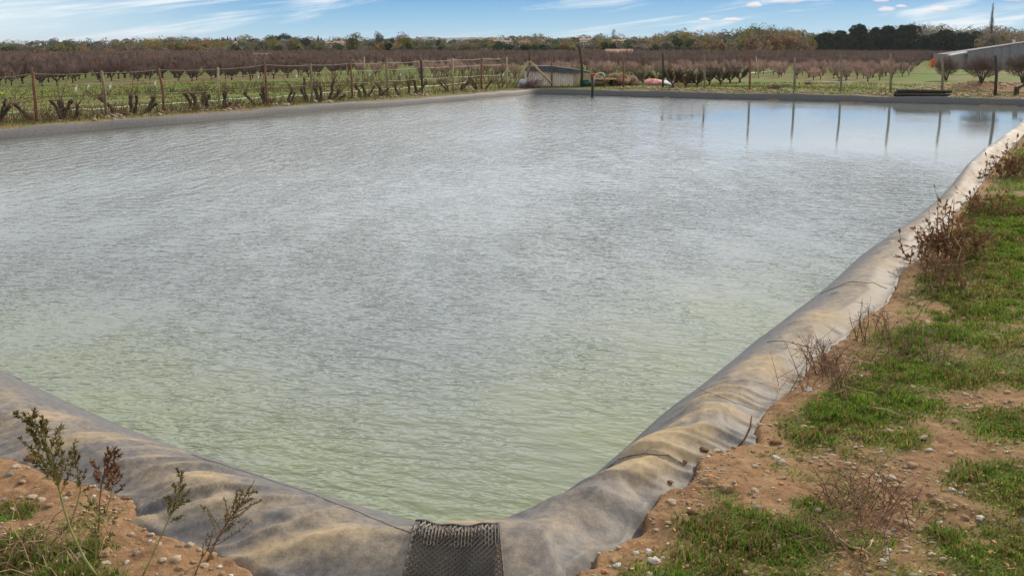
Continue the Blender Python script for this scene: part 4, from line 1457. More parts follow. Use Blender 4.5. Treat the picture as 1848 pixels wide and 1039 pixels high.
# stepped-up front wall, the roof lies a little lower behind it
mb = MB()
mb.prism([Vector((0, 0, 0)), Vector((2 * ridge_x, 0, 0)), Vector((2 * ridge_x, 0, ztA)), Vector((ridge_x, 0, ztB)), Vector((0, 0, ztA))], (0, .2, 0))
mb.box((.1, .2 + Ld / 2, ztA * .42), (.2, Ld, ztA * .84)); mb.box((ridge_x, .1 + Ld, ztA * .42), (2 * ridge_x, .2, ztA * .84))
wob = mb.build('wall', M['sheet'], barn)
mb = MB()
for k in range(1, int(2 * ridge_x / .9)):
    x_ = k * .9; zt = ztA + (ztB - ztA) * (x_ / ridge_x if x_ < ridge_x else 2 - x_ / ridge_x)
    mb.box((x_, -.03, zt / 2), (.05, .05, zt - .1))
mb.build('wall_rib', M['sheet'], wob)
sl = (ztB - ztA) / ridge_x
mb = MB().prism([Vector((-.05, -.06, ztA + .0)), Vector((ridge_x, -.06, ztB)), Vector((ridge_x, -.06, ztB + .08)), Vector((-.05, -.06, ztA + .08))], (0, .3, 0))
mb.build('verge_trim', M['sheet'], wob)
mb = MB().prism([Vector((.02, .22, ztA * .85)), Vector((ridge_x, .22, ztB - .5)), Vector((2 * ridge_x, .22, ztA * .85)), Vector((2 * ridge_x, .22, ztA * .85 + .1)), Vector((ridge_x, .22, ztB - .4)), Vector((.02, .22, ztA * .85 + .1))], (0, Ld, -.2))
rfo = mb.build('roof', M['sheet'], barn)
xc = at(1717, 101, by).x - x0; zc = at(1717, 101.5, by).z - zB; zc2 = at(1752, 93.5, by).z - zB
mb = MB().prism([Vector((xc, -.2, zc)), Vector((-.12, -.2, zc2 - .14)), Vector((-.12, -.2, zc2 - .02)), Vector((xc, -.2, zc + .12))], (0, 1.2, 0))
cpy = mb.build('canopy', M['light_metal'], barn)
for yy in (.2,):
    MB().box((xc + .5, yy, (zc + .1) / 2), (.14, .14, zc + .1)).build('canopy_post', M['light_metal'], cpy)
MB().box((5.6, -.06, 1.15), (2.2, .06, 2.3)).build('door', M['sheet'], barn)
xv = at(1834, 74, by).x - x0; zv = at(1834, 72, by).z - zB
MB().tube([(xv, .5, zv - 1.6), (xv, .5, zv - .15), (xv, .5, zv)], [.12, .12, .2], 10).build('roof_vent', M['white'], rfo)
p_ = on_ground(1683, 124); M['orange_leaf'] = leaf_mat('orange_leaves', None, (.55, .17, .03), .3, .3, 4)
mb = MB()
for k in range(260):
    a_ = random.gauss(0, .28); b_ = random.gauss(0, .25); c_ = random.uniform(.12, 1.0)
    mb.leaf((a_ * (1.1 - c_ * .6), b_ * (1.1 - c_ * .6), c_), (random.gauss(0, 1), random.gauss(0, 1), random.gauss(0, 1)), (random.random(), random.random(), random.random()), .13, .09)
root = thing('orange_shrub', 'small bright orange shrub at the end of the green lane', 'shrub', p_)
mb.build('foliage', M['orange_leaf'], root); MB().tube([(0, 0, -.1), (0, 0, .6)], [.03, .015], 6).build('stem', M['stem_dry'], root)

# dead weeds tangled along the foot of both fences
mb = MB()
for k in range(2600):
    side = 'left' if k % 4 else 'right'
    u = random.uniform(-40, 930) if side == 'left' else random.uniform(1110, 1880)
    if k % 6 == 0 or k < 8:
        qb = line_pt('left', random.uniform(-60, 930), 1.35 + random.gauss(0, .4)); qr = line_pt('right', random.uniform(1110, 1880), 1.7 + random.gauss(0, .25))
    q = qb if side == 'left' else qr
    x_ = q[0] + random.gauss(0, .35); y_ = q[1] + random.gauss(0, .3)
    hh = random.uniform(.06, .34) * (1 if side == 'left' else .5)
    b_ = Vector((x_, y_, .2)); sdv, tdv = sdist([x_], [y_])
    if sdv[0] < .85: continue
    b_.z = gz(x_, y_) - .01
    e = b_ + Vector((random.gauss(0, .10), random.gauss(0, .10), hh))
    mb.tube([b_, b_.lerp(e, .6) + Vector((random.gauss(0, .02), 0, 0)), e], [.008, .006, .004], 3, False)
ob = mb.build('dry_weeds', M['stem_dry']); tag(ob, 'dead brown weeds along the foot of both fences', 'weeds', kind='stuff')

# weedy young rows between the hut and the left orchard
mb = MB()
for r_ in range(36):
    for k in range(165):
        p2 = rowd * (28 + k * .48 + random.uniform(-.2, .2)) + rown * (-50 + r_ * 1.9 + random.gauss(0, .13))
        if not (30 < p2[1] < 108): continue
        u, v = proj(p2[0], p2[1], -.5)
        left_zone = u < 620 and v < 190 and p2[1] < 70
        if not (left_zone or 560 < u < 1165) or (not left_zone and v > 150): continue
        if random.random() < (.72 if left_zone else .2): continue
        z_ = gz(p2[0], p2[1])
        for j in range(3):
            e = Vector((p2[0] + random.gauss(0, .18), p2[1] + random.gauss(0, .18), z_ + random.uniform(.25, .85) * (.6 if left_zone else 1)))
            b_ = Vector((p2[0] + random.gauss(0, .05), p2[1], z_ - .02))
            mb.tube([b_, b_.lerp(e, .5) + Vector((random.gauss(0, .06), 0, 0)), e], [.016, .012, .007], 3, False)
ob = mb.build('young_vines', M['twig_dark']); tag(ob, 'weedy brown vine rows beyond the left fence and hut', 'vines', kind='stuff')
# ------------------------------------------------------------------ trees on the horizon
def crown_faces(r, n, w, h, base, leaf, lobes=7, top_round=1.0, gap=.0):
    """n leaf clumps spread through an uneven crown: centres, as (n,4,3) quads"""
    cs = []
    for k in range(lobes):
        a = r.uniform(0, 2 * math.pi); q = r.uniform(.0, .62) ** .7; hz_ = r.uniform(.15, .97)
        ww = (1 - abs(hz_ - .45) * 1.1) * .5 * w
        cs.append((math.cos(a) * q * ww, math.sin(a) * q * ww, base + h * hz_ * .94, w * r.uniform(.18, .30), h * r.uniform(.12, .21)))
    cs = np.array(cs)
    k = rng.integers(0, lobes, n)
    d = rng.normal(size=(n, 3)); d /= np.linalg.norm(d, axis=1)[:, None]
    rad = rng.uniform(.55, 1.0, n) ** .6
    c = np.column_stack([cs[k, 0] + d[:, 0] * rad * cs[k, 3], cs[k, 1] + d[:, 1] * rad * cs[k, 3], cs[k, 2] + d[:, 2] * rad * cs[k, 4]])
    t1 = rng.normal(size=(n, 3)); t1 /= np.linalg.norm(t1, axis=1)[:, None]
    t2 = np.cross(t1, rng.normal(size=(n, 3))); t2 /= np.linalg.norm(t2, axis=1)[:, None]
    s = leaf * rng.uniform(.55, 1.25, n)[:, None]
    return np.stack([c - t1 * s * .5, c + t2 * s * .33, c + t1 * s * .5, c - t2 * s * .33], 1)


def quads_to_arrays(qd):
    n = len(qd)
    return qd.reshape(-1, 3), np.arange(n * 4).reshape(n, 4)


TOPV = [(-80, 84), (0, 82), (60, 80), (140, 77), (170, 81), (210, 78), (260, 75), (300, 73), (400, 75), (450, 73), (500, 73), (560, 74), (620, 76), (680, 74), (740, 74), (800, 77), (860, 75), (900, 73),
        (960, 70), (1000, 73), (1060, 70), (1100, 69), (1170, 73), (1200, 66), (1240, 60), (1262, 63), (1290, 67), (1320, 61), (1350, 53), (1400, 53), (1440, 59), (1480, 62), (1520, 66), (1600, 56), (1650, 48), (1700, 52), (1740, 60), (1790, 50), (1830, 58), (1960, 60)]
tu_ = [a for a, b in TOPV]; tv_ = [b for a, b in TOPV]
PAL = {'green': (.075, .09, .040), 'dark': (.04, .052, .032), 'olive': (.15, .135, .045), 'yellow': (.22, .20, .045), 'orange': (.21, .13, .055), 'grey': (.16, .135, .115), 'brown': (.18, .12, .08)}


def palette(u):
    if u < 180: w = [('green', 3), ('grey', 3), ('olive', 2), ('dark', 1), ('orange', .6)]
    elif u < 420: w = [('orange', 2.2), ('olive', 3), ('green', 2), ('brown', 1.5), ('grey', 1), ('yellow', .5)]
    elif u < 700: w = [('green', 2.5), ('olive', 2), ('grey', 2.5), ('dark', 1), ('orange', .7)]
    elif u < 1180: w = [('green', 2.5), ('dark', 1.4), ('grey', 2), ('orange', 1.4), ('olive', 1.5)]
    elif u < 1480: w = [('olive', 2.8), ('orange', 2), ('green', 2), ('brown', 1.6), ('grey', 1), ('dark', .6)]
    else: w = [('grey', 3.4), ('brown', 2), ('olive', 1.2), ('green', .6)]
    ks = [k for k, _ in w]
    return random.choices(ks, [x for _, x in w])[0]


allq = []; allc = []
for layer, (Y0, drop, step, nleaf) in enumerate(((610, 0, 8, 330), (520, 3.5, 9, 300), (440, 6, 9, 340), (365, 9, 9, 360), (300, 13, 11, 340), (235, 17, 12, 320))):
    u = -90.0
    while u < 1960:
        u += step * random.uniform(.55, 1.35)
        Y = Y0 * random.uniform(.93, 1.07)
        v = np.interp(u, tu_, tv_) - 7.5 + drop * random.uniform(.75, 1.2) + random.uniform(-1.5, 4.5)
        if Y0 < 320 and 1465 < u < 1775: continue
        v = min(v, 93 if Y0 > 250 else 95)
        p_ = at(u, v, Y); z0 = float(terrain(np.array([p_.x]), np.array([Y]))[0]) - .3
        h = p_.z - z0
        if h < 2.2: continue
        w = max(4.0, min(h * random.uniform(.85, 1.35), 11)) * (Y0 / 450) ** .3
        qd = crown_faces(random, int(nleaf * 1.7), w, h, 0, .8 if Y0 > 400 else .65, 9)
        qd += np.array([p_.x, Y, z0])
        k = palette(u)
        col = np.array(PAL[k]) * random.uniform(.8, 1.25)
        if k in ('grey', 'brown'):
            qd = qd[: int(nleaf * 1.2)]
        allq.append(qd); allc.append(np.tile(col, (len(qd) * 4, 1)))
Q = np.concatenate(allq); C_ = np.concatenate(allc)
v_, f_ = quads_to_arrays(Q)
M['wood_leaf'].node_tree.nodes['Mix Shader'].inputs[0].default_value = .4
ob = np_mesh('far_woods', v_, f_, M['wood_leaf'], False, None, {'tint': C_})
tag(ob, 'mixed autumn woods in olive, rust and grey along the horizon', 'woods', kind='stuff')
print('woods faces', len(f_))


def far_tree(name, lb, u, vb, vt, Y, wpx, m, n=900, cat='tree', group=None, lobes=10, shape='round', leaf=None, trunk='trunk', lean=0, low=.16):
    n = int(n * 1.6)
    x = at(u, vb, Y).x; z0 = float(terrain(np.array([x]), np.array([Y]))[0])
    h = at(u, vt, Y).z - z0; w = wpx / F * Y / 1.0
    root = thing(name, lb, cat, (x, Y, z0), 0, group)
    leaf = leaf or max(.28, Y / F * 1.9)
    r = random
    if shape == 'cone':
        t_ = rng.uniform(0, 1, n) ** .8
        a = rng.uniform(0, 2 * math.pi, n); rad = w * .5 * (1.02 - t_) ** .75 * rng.uniform(.45, 1.0, n) * (1 + .25 * np.sin(t_ * 26 + a * 2))
        c = np.column_stack([np.cos(a) * rad, np.sin(a) * rad, h * (.06 + .94 * t_)])
    elif shape == 'column':
        t_ = rng.uniform(0, 1, n); a = rng.uniform(0, 2 * math.pi, n)
        prof = np.minimum(1, (1 - t_) * 3.2) ** .8 * np.minimum(1, t_ * 5 + .5)
        rad = w * .5 * prof * rng.uniform(.3, 1.0, n)
        c = np.column_stack([np.cos(a) * rad, np.sin(a) * rad, h * t_])
    elif shape == 'umbrella':
        a = rng.uniform(0, 2 * math.pi, n); rad = w * .5 * np.sqrt(rng.uniform(0, 1, n))
        c = np.column_stack([np.cos(a) * rad, np.sin(a) * rad, h * (.80 + .17 * rng.uniform(0, 1, n) * (1 - (rad / (w * .55)) ** 2) + .04 * np.sin(a * 3))])
    else:
        qd = crown_faces(r, n, w, h * (1 - low), h * low, leaf, lobes); c = None
    if c is not None:
        t1 = rng.normal(size=(n, 3)); t1 /= np.linalg.norm(t1, axis=1)[:, None]
        t2 = np.cross(t1, rng.normal(size=(n, 3))); t2 /= np.linalg.norm(t2, axis=1)[:, None]
        s = leaf * rng.uniform(.6, 1.25, n)[:, None]
        qd = np.stack([c - t1 * s * .5, c + t2 * s * .33, c + t1 * s * .5, c - t2 * s * .33], 1)
    v_, f_ = quads_to_arrays(qd)
    cr_ob = np_mesh('crown', v_, f_, m, False); cr_ob.parent = root
    mb = MB(); rt = max(.14, h * .028)
    mb.tube([(0, 0, -.4), (lean * .3, 0, h * .4), (lean, 0, h * .86)], [rt, rt * .75, rt * .2], 7)
    if shape in ('round', 'umbrella'):
        for k in range(6):
            a = k * 1.05 + r.random(); q = w * (.28 if shape == 'round' else .38)
            mb.tube([(0, 0, h * (.3 + .05 * k)), (math.cos(a) * q * .5, math.sin(a) * q * .5, h * (.45 + .05 * k)), (math.cos(a) * q, math.sin(a) * q, h * min(.84, .62 + .06 * k))], [rt * .5, rt * .35, rt * .15], 5)
    mb.build('trunk', M[trunk], root, True)
    return root


for nm, c, tr in (('l_green', (.062, .082, .024), .3), ('l_yellowgreen', (.17, .165, .03), .35), ('l_dark', (.020, .028, .018), .15), ('l_pine', (.030, .042, .024), .2), ('l_orange', (.27, .13, .03), .35), ('l_rust', (.17, .085, .03), .3),
                  ('l_grey', (.11, .09, .078), .2), ('l_olive', (.11, .11, .03), .3)):
    M[nm] = leaf_mat({'l_green': 'mid_green_leaves', 'l_yellowgreen': 'yellow_green_leaves', 'l_dark': 'dark_leaves', 'l_pine': 'pine_needles', 'l_orange': 'orange_brown_leaves', 'l_rust': 'rust_leaves', 'l_grey': 'grey_bare_twigs', 'l_olive': 'olive_leaves'}[nm], None, c, .35, tr, .5)

far_tree('round_tree', 'round mid-green tree standing alone above the left orchard', 638, 97, 60, 240, 40, M['l_olive'], 1500, lobes=14)
far_tree('broadleaf_tree', 'bright yellow-green tree in front of a rust-coloured one', 735, 95, 69, 245, 32, M['l_yellowgreen'], 1100, lobes=11)
far_tree('broadleaf_tree', 'rust-brown tree rising behind the yellow-green one', 728, 95, 60, 300, 40, M['l_rust'], 1200, lobes=12)
far_tree('broadleaf_tree', 'yellow-green willow-like tree below the umbrella pine', 492, 98, 66, 260, 44, M['l_yellowgreen'], 1300, lobes=13)
far_tree('broadleaf_tree', 'olive tree right of the yellow-green willow-like one', 528, 98, 69, 275, 40, M['l_olive'], 1200, lobes=12)
far_tree('broadleaf_tree', 'dark rounded tree right of the olive one', 552, 98, 66, 330, 24, M['l_dark'], 800)
far_tree('umbrella_pine', 'umbrella pine with a flat dark top left of centre', 514, 98, 60, 420, 26, M['l_dark'], 700, shape='umbrella')
far_tree('umbrella_pine', 'lower flat-topped dark pine beside the umbrella pine', 494, 98, 63.5, 430, 26, M['l_dark'], 600, shape='umbrella')
far_tree('conifer', 'pointed dark conifer beside the white house cluster', 575, 95, 65, 430, 9, M['l_dark'], 420, shape='cone')
far_tree('conifer', 'short pointed conifer right of the tallest pointed one', 581, 95, 69, 430, 6, M['l_dark'], 300, shape='cone')
for i, (u, vt, w, lb) in enumerate(((401.5, 67, 5, 'leftmost cypress of the dark cluster by the red-roofed house'), (405, 68, 5, 'second cypress from the left in the dark cluster'), (411.5, 66, 4.5, 'tallest cypress in the middle of the dark cluster'), (416, 68, 4.5, 'right-hand cypress of the dark cluster'), (425.5, 67.5, 5, 'lone cypress just right of the dark cluster'))):
    far_tree('cypress', lb, u, 95, vt, 440, w, M['l_dark'], 320, shape='column', group='cypresses by the red-roofed house')
far_tree('broadleaf_tree', 'grey leafless tree between the round green and rust trees', 683, 97, 58.5, 400, 24, M['l_grey'], 700)
far_tree('broadleaf_tree', 'dark green tree just left of the rust one', 709, 95, 68, 330, 20, M['l_dark'], 700)
far_tree('broadleaf_tree', 'rusty red tree right of the yellow-green one', 766, 92, 66, 400, 28, M['l_rust'], 900)
far_tree('broadleaf_tree', 'dark tree with a bare mast-like trunk above it', 791, 95, 68, 330, 14, M['l_dark'], 600)
far_tree('bare_tree', 'thin leafless tree on the skyline right of centre', 1107, 92, 54, 520, 12, M['l_grey'], 160)
far_tree('broadleaf_tree', 'yellowish green tree before the white house row', 1078, 92, 78, 300, 22, M['l_olive'], 500)
far_tree('broadleaf_tree', 'bright orange-brown tree left of the dark pine grove', 1427, 96, 76, 270, 34, M['l_orange'], 1100, lobes=12)
far_tree('broadleaf_tree', 'olive-green tree left of the orange-brown tree', 1392, 94, 66, 330, 30, M['l_olive'], 900)
far_tree('umbrella_pine', 'round-headed dark pine on the skyline above grey roofs', 1306, 90, 57, 440, 26, M['l_dark'], 700, lobes=8)
far_tree('pine_tree', 'dark conifer between the orange tree and the pine grove', 1447, 95, 58, 330, 16, M['l_dark'], 700, shape='cone')
PINES = [(1490, 52, 40, 250, 'dark pine at the left end of the grove'), (1511, 51, 36, 262, 'second dark pine of the grove, close beside the first'), (1553, 43, 44, 246, 'broad tall pine after the gap in the grove'), (1578, 47, 32, 262, 'narrow pine behind the broad tall one'), (1603, 44, 36, 250, 'pine in the middle of the grove with a knobbly top'),
         (1637, 40, 44, 240, 'tallest pine of the dark grove'), (1668, 62, 30, 255, 'short pine right of the tallest one'), (1703, 50, 44, 246, 'wide round pine near the right of the grove'), (1735, 55, 36, 258, 'pine nearest to the barn canopy'), (1757, 57, 34, 262, 'last low pine of the grove behind the barn'), (1530, 62, 34, 256, 'low pine filling the gap before the broad tall pine'), (1622, 55, 34, 266, 'pine half hidden left of the tallest one'), (1687, 58, 36, 264, 'pine behind, between the short and the wide round pines'), (1720, 60, 36, 268, 'low pine tucked right of the wide round pine')]
for u, vt, w, Y, lb in PINES:
    far_tree('pine_tree', lb, u, 105, vt + 5, Y, w * 1.22, M['l_pine'], 3400, group='dark pine grove on the right', lobes=24, leaf=.7, low=.02, trunk='trunk')
# bare poplar
b = at(1787, 80, 330); z0 = float(terrain(np.array([b.x]), np.array([330.]))[0]); hh = at(1787, 6, 330).z - z0
root = thing('poplar', 'tall bare poplar rising above the woods behind the barn', 'tree', (b.x, 330, z0))
MB().tube([(0, 0, 0), (.1, 0, hh * .5), (0, 0, hh)], [.28, .2, .04], 7).build('trunk', M['trunk'], root, True)
mb = MB()
for k in range(150):
    z_ = hh * random.uniform(.45, .97); a = random.uniform(0, 6.28); L_ = random.uniform(.5, 2.0) * (1.15 - z_ / hh) * 1.6
    mb.tube([(0, 0, z_), (math.cos(a) * L_ * .35, math.sin(a) * L_ * .35, z_ + L_ * .8), (math.cos(a) * L_ * .5, math.sin(a) * L_ * .5, z_ + L_ * 1.9)], [.05, .035, .02], 3, False)
mb.build('crown', M['l_grey'], root)

# ------------------------------------------------------------------ distant ridge
n = 260
ru = np.linspace(-500, 2400, n); Yr = 4200.0
rx = (ru - CX) / F * Yr
prof = np.interp(ru, [-500, 300, 560, 740, 770, 800, 850, 900, 1000, 1080, 1200, 1500, 1700, 2400], [86, 85, 80, 71, 66.5, 69, 68, 67, 71, 70.5, 74, 72, 74, 76])
prof = prof + 1.2 * (fbm(ru * .03, ru * 0, 71, 4) - .5) * 2
ztop = np.array([at(0, v, Yr).z for v in prof])
rows = []
for k, fz in enumerate(np.linspace(0, 1, 12)):
    rows.append(np.column_stack([rx, np.full(n, Yr - 900 + 900 * fz), -75 + (ztop + 75) * fz ** .8 + 3 * (fbm(rx * .006, np.full(n, k * .8), 73, 4) - .5) * (fz < 1)]))
rows.append(np.column_stack([rx, np.full(n, Yr + 900), np.full(n, -80.0)]))
rv = np.concatenate(rows); idx = np.arange(len(rv)).reshape(-1, n)
fcs = np.stack([idx[:-1, :-1], idx[:-1, 1:], idx[1:, 1:], idx[1:, :-1]], -1).reshape(-1, 4)
M['ridge'] = mat('wooded_ridge', (.075, .085, .060), .95, .3, .02)
ob = np_mesh('hills', rv, fcs, M['ridge'], True); tag(ob, 'low wooded ridge far beyond the plain', 'hills', kind='structure')

# ------------------------------------------------------------------ houses in the woods
M['render'] = mat('white_render', (.72, .68, .62), .85, .12, 1.5)
M['cream'] = mat('cream_render', (.62, .48, .34), .85, .15, 1.5)
M['tiles'] = mat('clay_roof_tiles', (.34, .20, .145), .9, .25, 2)
M['slate'] = mat('grey_roof_tiles', (.20, .20, .21), .9, .25, 2)
M['window'] = mat('dark_window_glass', (.03, .035, .04), .2, .1, 2, spec=.6)


def house(lb, u0, u1, vt, vb, Y, wall, roof, nwin=3, name='house', cat='house', rv_=.4):
    if Y > 200: Y = 395
    a = at(u0, vb, Y); b = at(u1, vb, Y); zt = at(u0, vt, Y).z; zb = a.z
    wd = b.x - a.x; z0 = float(terrain(np.array([a.x]), np.array([Y]))[0])
    hw = (zt - z0); hr = max(.8, (zt - zb) * rv_); hwall = hw - hr
    dp = max(5.0, wd * .6)
    root = thing(name, lb, cat, ((a.x + b.x) / 2, Y, z0))
    w = MB().prism([Vector((-wd / 2, 0, 0)), Vector((wd / 2, 0, 0)), Vector((wd / 2, 0, hwall)), Vector((-wd / 2, 0, hwall))], (0, dp, 0)).build('wall', M[wall], root)
    o_ = .35
    r_ = MB().prism([Vector((-wd / 2 - o_, -o_, hwall + .02)), Vector((-wd / 2 - o_, dp / 2, hwall + hr)), Vector((-wd / 2 - o_, dp + o_, hwall + .02))], (wd + 2 * o_, 0, 0)).build('roof', M[roof], root)
    if name == 'house': MB().box((wd * .25, dp / 2, hwall + hr + .15), (.6, .6, .9)).build('chimney', M[wall], r_)
    for k in range(nwin):
        x_ = -wd / 2 + wd * (k + .5) / nwin
        MB().box((x_, -.03, hwall - 1.3), (min(1.0, wd / nwin * .45), .08, 1.1)).build('window', M['window'], root)
    return root


house('white house with a clay roof below the dark cypress cluster', 410, 426, 78, 84, 300, 'render', 'tiles')
house('small pale house left of the cypress cluster', 348, 360, 80.5, 86, 300, 'render', 'slate', 2)
house('tiny white house far left on the wooded slope', 55, 72, 82, 87, 330, 'render', 'slate', 2)
house('cream house with clay roof left of the round green tree', 598, 620, 74.5, 82, 330, 'cream', 'tiles', 3)
house('low white house beside the pointed conifer', 584, 598, 75.5, 80.5, 340, 'render', 'tiles', 2)
house('white house, first of the row right of the rust tree', 892, 901, 71.5, 77.5, 330, 'render', 'tiles', 2)
house('white house, second of the row right of the rust tree', 903, 909, 71.5, 77, 330, 'render', 'slate', 1)
house('long white house ending the row right of the rust tree', 911, 925, 73, 77.5, 330, 'render', 'tiles', 3)
house('long cream house low in the trees above the hut', 936, 955, 74, 78, 330, 'cream', 'tiles', 3)
house('narrow pale house with a gable above the hut', 979, 985, 71.5, 78, 330, 'cream', 'tiles', 1)
house('large white house among trees right of centre', 1048, 1068, 69, 76.5, 330, 'render', 'tiles', 4)
house('long pale house below the thin leafless skyline tree', 1107, 1129, 71, 76, 330, 'cream', 'tiles', 4)
house('pale house with clay roof under the round-headed pine', 1289, 1304, 77.5, 84, 260, 'cream', 'tiles', 2)
house('grey-roofed house beside the round-headed pine', 1304, 1316, 72, 82, 270, 'render', 'slate', 2)
house('tiny white house among the olive trees', 1341, 1346, 68, 73, 300, 'render', 'slate', 1)
house('pale house half hidden left of the pine grove', 1410, 1421, 64.5, 70, 320, 'cream', 'slate', 2)
house('long low shed with a red roof in the orchard', 1099, 1141, 89, 94, 152, 'cream', 'tiles', 4, 'shed', 'shed', .55)
house('red-roofed cabin in the orchard band on the left', 452, 477, 96.5, 104, 128, 'render', 'tiles', 2, 'cabin', 'cabin', .5)
# ------------------------------------------------------------------ grass blades
def blades(n, xs, ys, zs, hgt, wid, lean=.5):
    a = rng.uniform(0, 2 * math.pi, n); b = rng.uniform(0, 2 * math.pi, n)
    dx, dy = np.cos(a), np.sin(a)
    l = rng.uniform(.1, 1.0, n) * lean
    lx, ly = np.cos(b) * l * hgt, np.sin(b) * l * hgt
    w = wid[:, None] * .5
    base = np.column_stack([xs, ys, zs - .004]); sdv = np.column_stack([dx, dy, 0 * dx]) * w
    mid = base + np.column_stack([lx * .35, ly * .35, hgt * .6]); tip = base + np.column_stack([lx, ly, hgt * (1 - .35 * l)])
    v = np.stack([base - sdv, base + sdv, mid + sdv * .75, mid - sdv * .75, tip], 1)
    return v


def blade_mesh(name, v, col, label, cat):
    n = len(v)
    verts = v.reshape(-1, 3)
    i = np.arange(n)[:, None] * 5
    q = np.concatenate([i + np.array([[0, 1, 2, 3]]), i + np.array([[3, 2, 4, 4]])])
    me = bpy.data.meshes.new(name)
    tri = np.concatenate([i + np.array([[0, 1, 2]]), i + np.array([[0, 2, 3]]), i + np.array([[3, 2, 4]])])
    ob = np_mesh(name, verts, tri, M['blade'], True, None, {'tint': np.repeat(col, 5, axis=0)})
    tag(ob, label, cat, kind='stuff'); return ob


# candidates over the bank that the photo shows, weighted by distance
def sample_region(n, rmin, rmax, a0, a1):
    r = np.sqrt(rng.uniform(rmin ** 2, rmax ** 2, n)); a = np.radians(rng.uniform(a0, a1, n))
    return r * np.sin(a), r * np.cos(a)


bx, by_l = [], []
for n, r0, r1, a0, a1 in ((360000, 2.6, 6.2, -33, 35), (330000, 6.2, 13.5, 6, 35), (170000, 13.5, 38, 12, 35)):
    x, y = sample_region(n, r0, r1, a0, a1); bx.append(x); by_l.append(y)
x = np.concatenate(bx); y = np.concatenate(by_l)
u, v = proj(x, y, .35)
ok = (u > -120) & (u < 1960) & (v < 1250)
x, y = x[ok], y[ok]
z, s, t, se = terrain(x, y, True)
d = turf_density(x, y, s, se)
ok = (s > se + .02) & (rng.random(len(x)) < d ** 1.7)
x, y, z, d = x[ok], y[ok], z[ok], d[ok]
dist = np.hypot(x, y)
tuft = fbm(x * 9, y * 9, 77, 3)
hg = (.014 + .040 * smooth(.3, .75, tuft) * d) * rng.uniform(.5, 1.3, len(x)) * (1 + .9 * smooth(6, 20, dist))
wd = .0042 * (1 + dist * .16) * rng.uniform(.7, 1.3, len(x))
g = rng.random((len(x), 1)); tone = fbm(x * 2.2, y * 2.2, 79, 3)[:, None]
col = (1 - g) * np.array([[.075, .155, .018]]) + g * np.array([[.175, .245, .042]])
col = col * (.75 + .6 * tone)
dry = (rng.random(len(x)) < .20 + .30 * (tone[:, 0] < .45))[:, None]
col = np.where(dry, np.array([[.27, .19, .085]]) * (.6 + .6 * g), col)
print('blades', len(x))
blade_mesh('grass', blades(len(x), x, y, z, hg, wd, .75), col, 'short green grass in ragged patches on the bare bank', 'grass')

# far bank and field edges: coarser tufts
n = 90000
x, y = sample_region(n, 20, 76, -31, 33)
z, s, t, se = terrain(x, y, True)
ok = (s > se + .12) & (fbm(x * .8, y * .8, 81, 3) + .25 * rng.random(len(x)) > .52)
hm = np.exp(-(((x - HEAP[0]) / 3.0) ** 2 + ((y - HEAP[1]) / 1.3) ** 2)); ok &= hm < .3
x, y, z, s = x[ok], y[ok], z[ok], s[ok]; dist = np.hypot(x, y)
hg = .07 * rng.uniform(.4, 1.4, len(x)) * (1 + .5 * (s < 2)); wd = .022 * rng.uniform(.6, 1.4, len(x)) * dist / 30
g = rng.random((len(x), 1)); tone = fbm(x * .5, y * .5, 83, 3)[:, None]
col = ((1 - g) * np.array([[.06, .10, .014]]) + g * np.array([[.125, .165, .028]])) * (.75 + .5 * tone)
dry = (rng.random(len(x)) < .26)[:, None]; col = np.where(dry, np.array([[.25, .16, .07]]), col)
blade_mesh('field_grass', blades(len(x), x, y, z, hg, wd, .8), col, 'rough green grass along the far banks and field edge', 'grass')

# ------------------------------------------------------------------ stones
def stone_mesh(seed, sub=2, amp=.35, flat=.65):
    bm = bmesh.new(); bmesh.ops.create_icosphere(bm, subdivisions=sub, radius=1)
    r = random.Random(seed); ax = (r.uniform(.75, 1.25), r.uniform(.7, 1.05), flat * r.uniform(.7, 1.2))
    for v_ in bm.verts:
        n_ = mn.fractal(v_.co * 1.3 + Vector((seed * 7.7, 1, 2)), 1.0, 2.0, 2)
        c = v_.co * (1 + amp * n_)
        c.z = max(c.z, -.55)
        v_.co = Vector((c.x * ax[0], c.y * ax[1], c.z * ax[2]))
    me = bpy.data.meshes.new('stone'); bm.to_mesh(me); bm.free()
    me.polygons.foreach_set('use_smooth', [True] * len(me.polygons))
    return me


SM = {}
for k, m in enumerate(('stone_pale', 'stone_tan', 'stone_orange', 'stone_grey', 'stone_white')):
    SM[m] = []
    for j in range(4):
        me = stone_mesh(20 * k + j, 3 if j < 2 else 2, .55, .6); me.materials.append(M[m]); SM[m].append(me)


def put_stone(p, size, m, lb, group=None, name='stone'):
    me = random.choice(SM[m]); ob = bpy.data.objects.new(name, me); COL.objects.link(ob)
    ob.location = (p.x, p.y, p.z + size * .05); ob.scale = (size, size, size)
    ob.rotation_euler = (random.uniform(-.3, .3), random.uniform(-.3, .3), random.uniform(0, 6.28))
    tag(ob, lb, 'stone', group); return ob


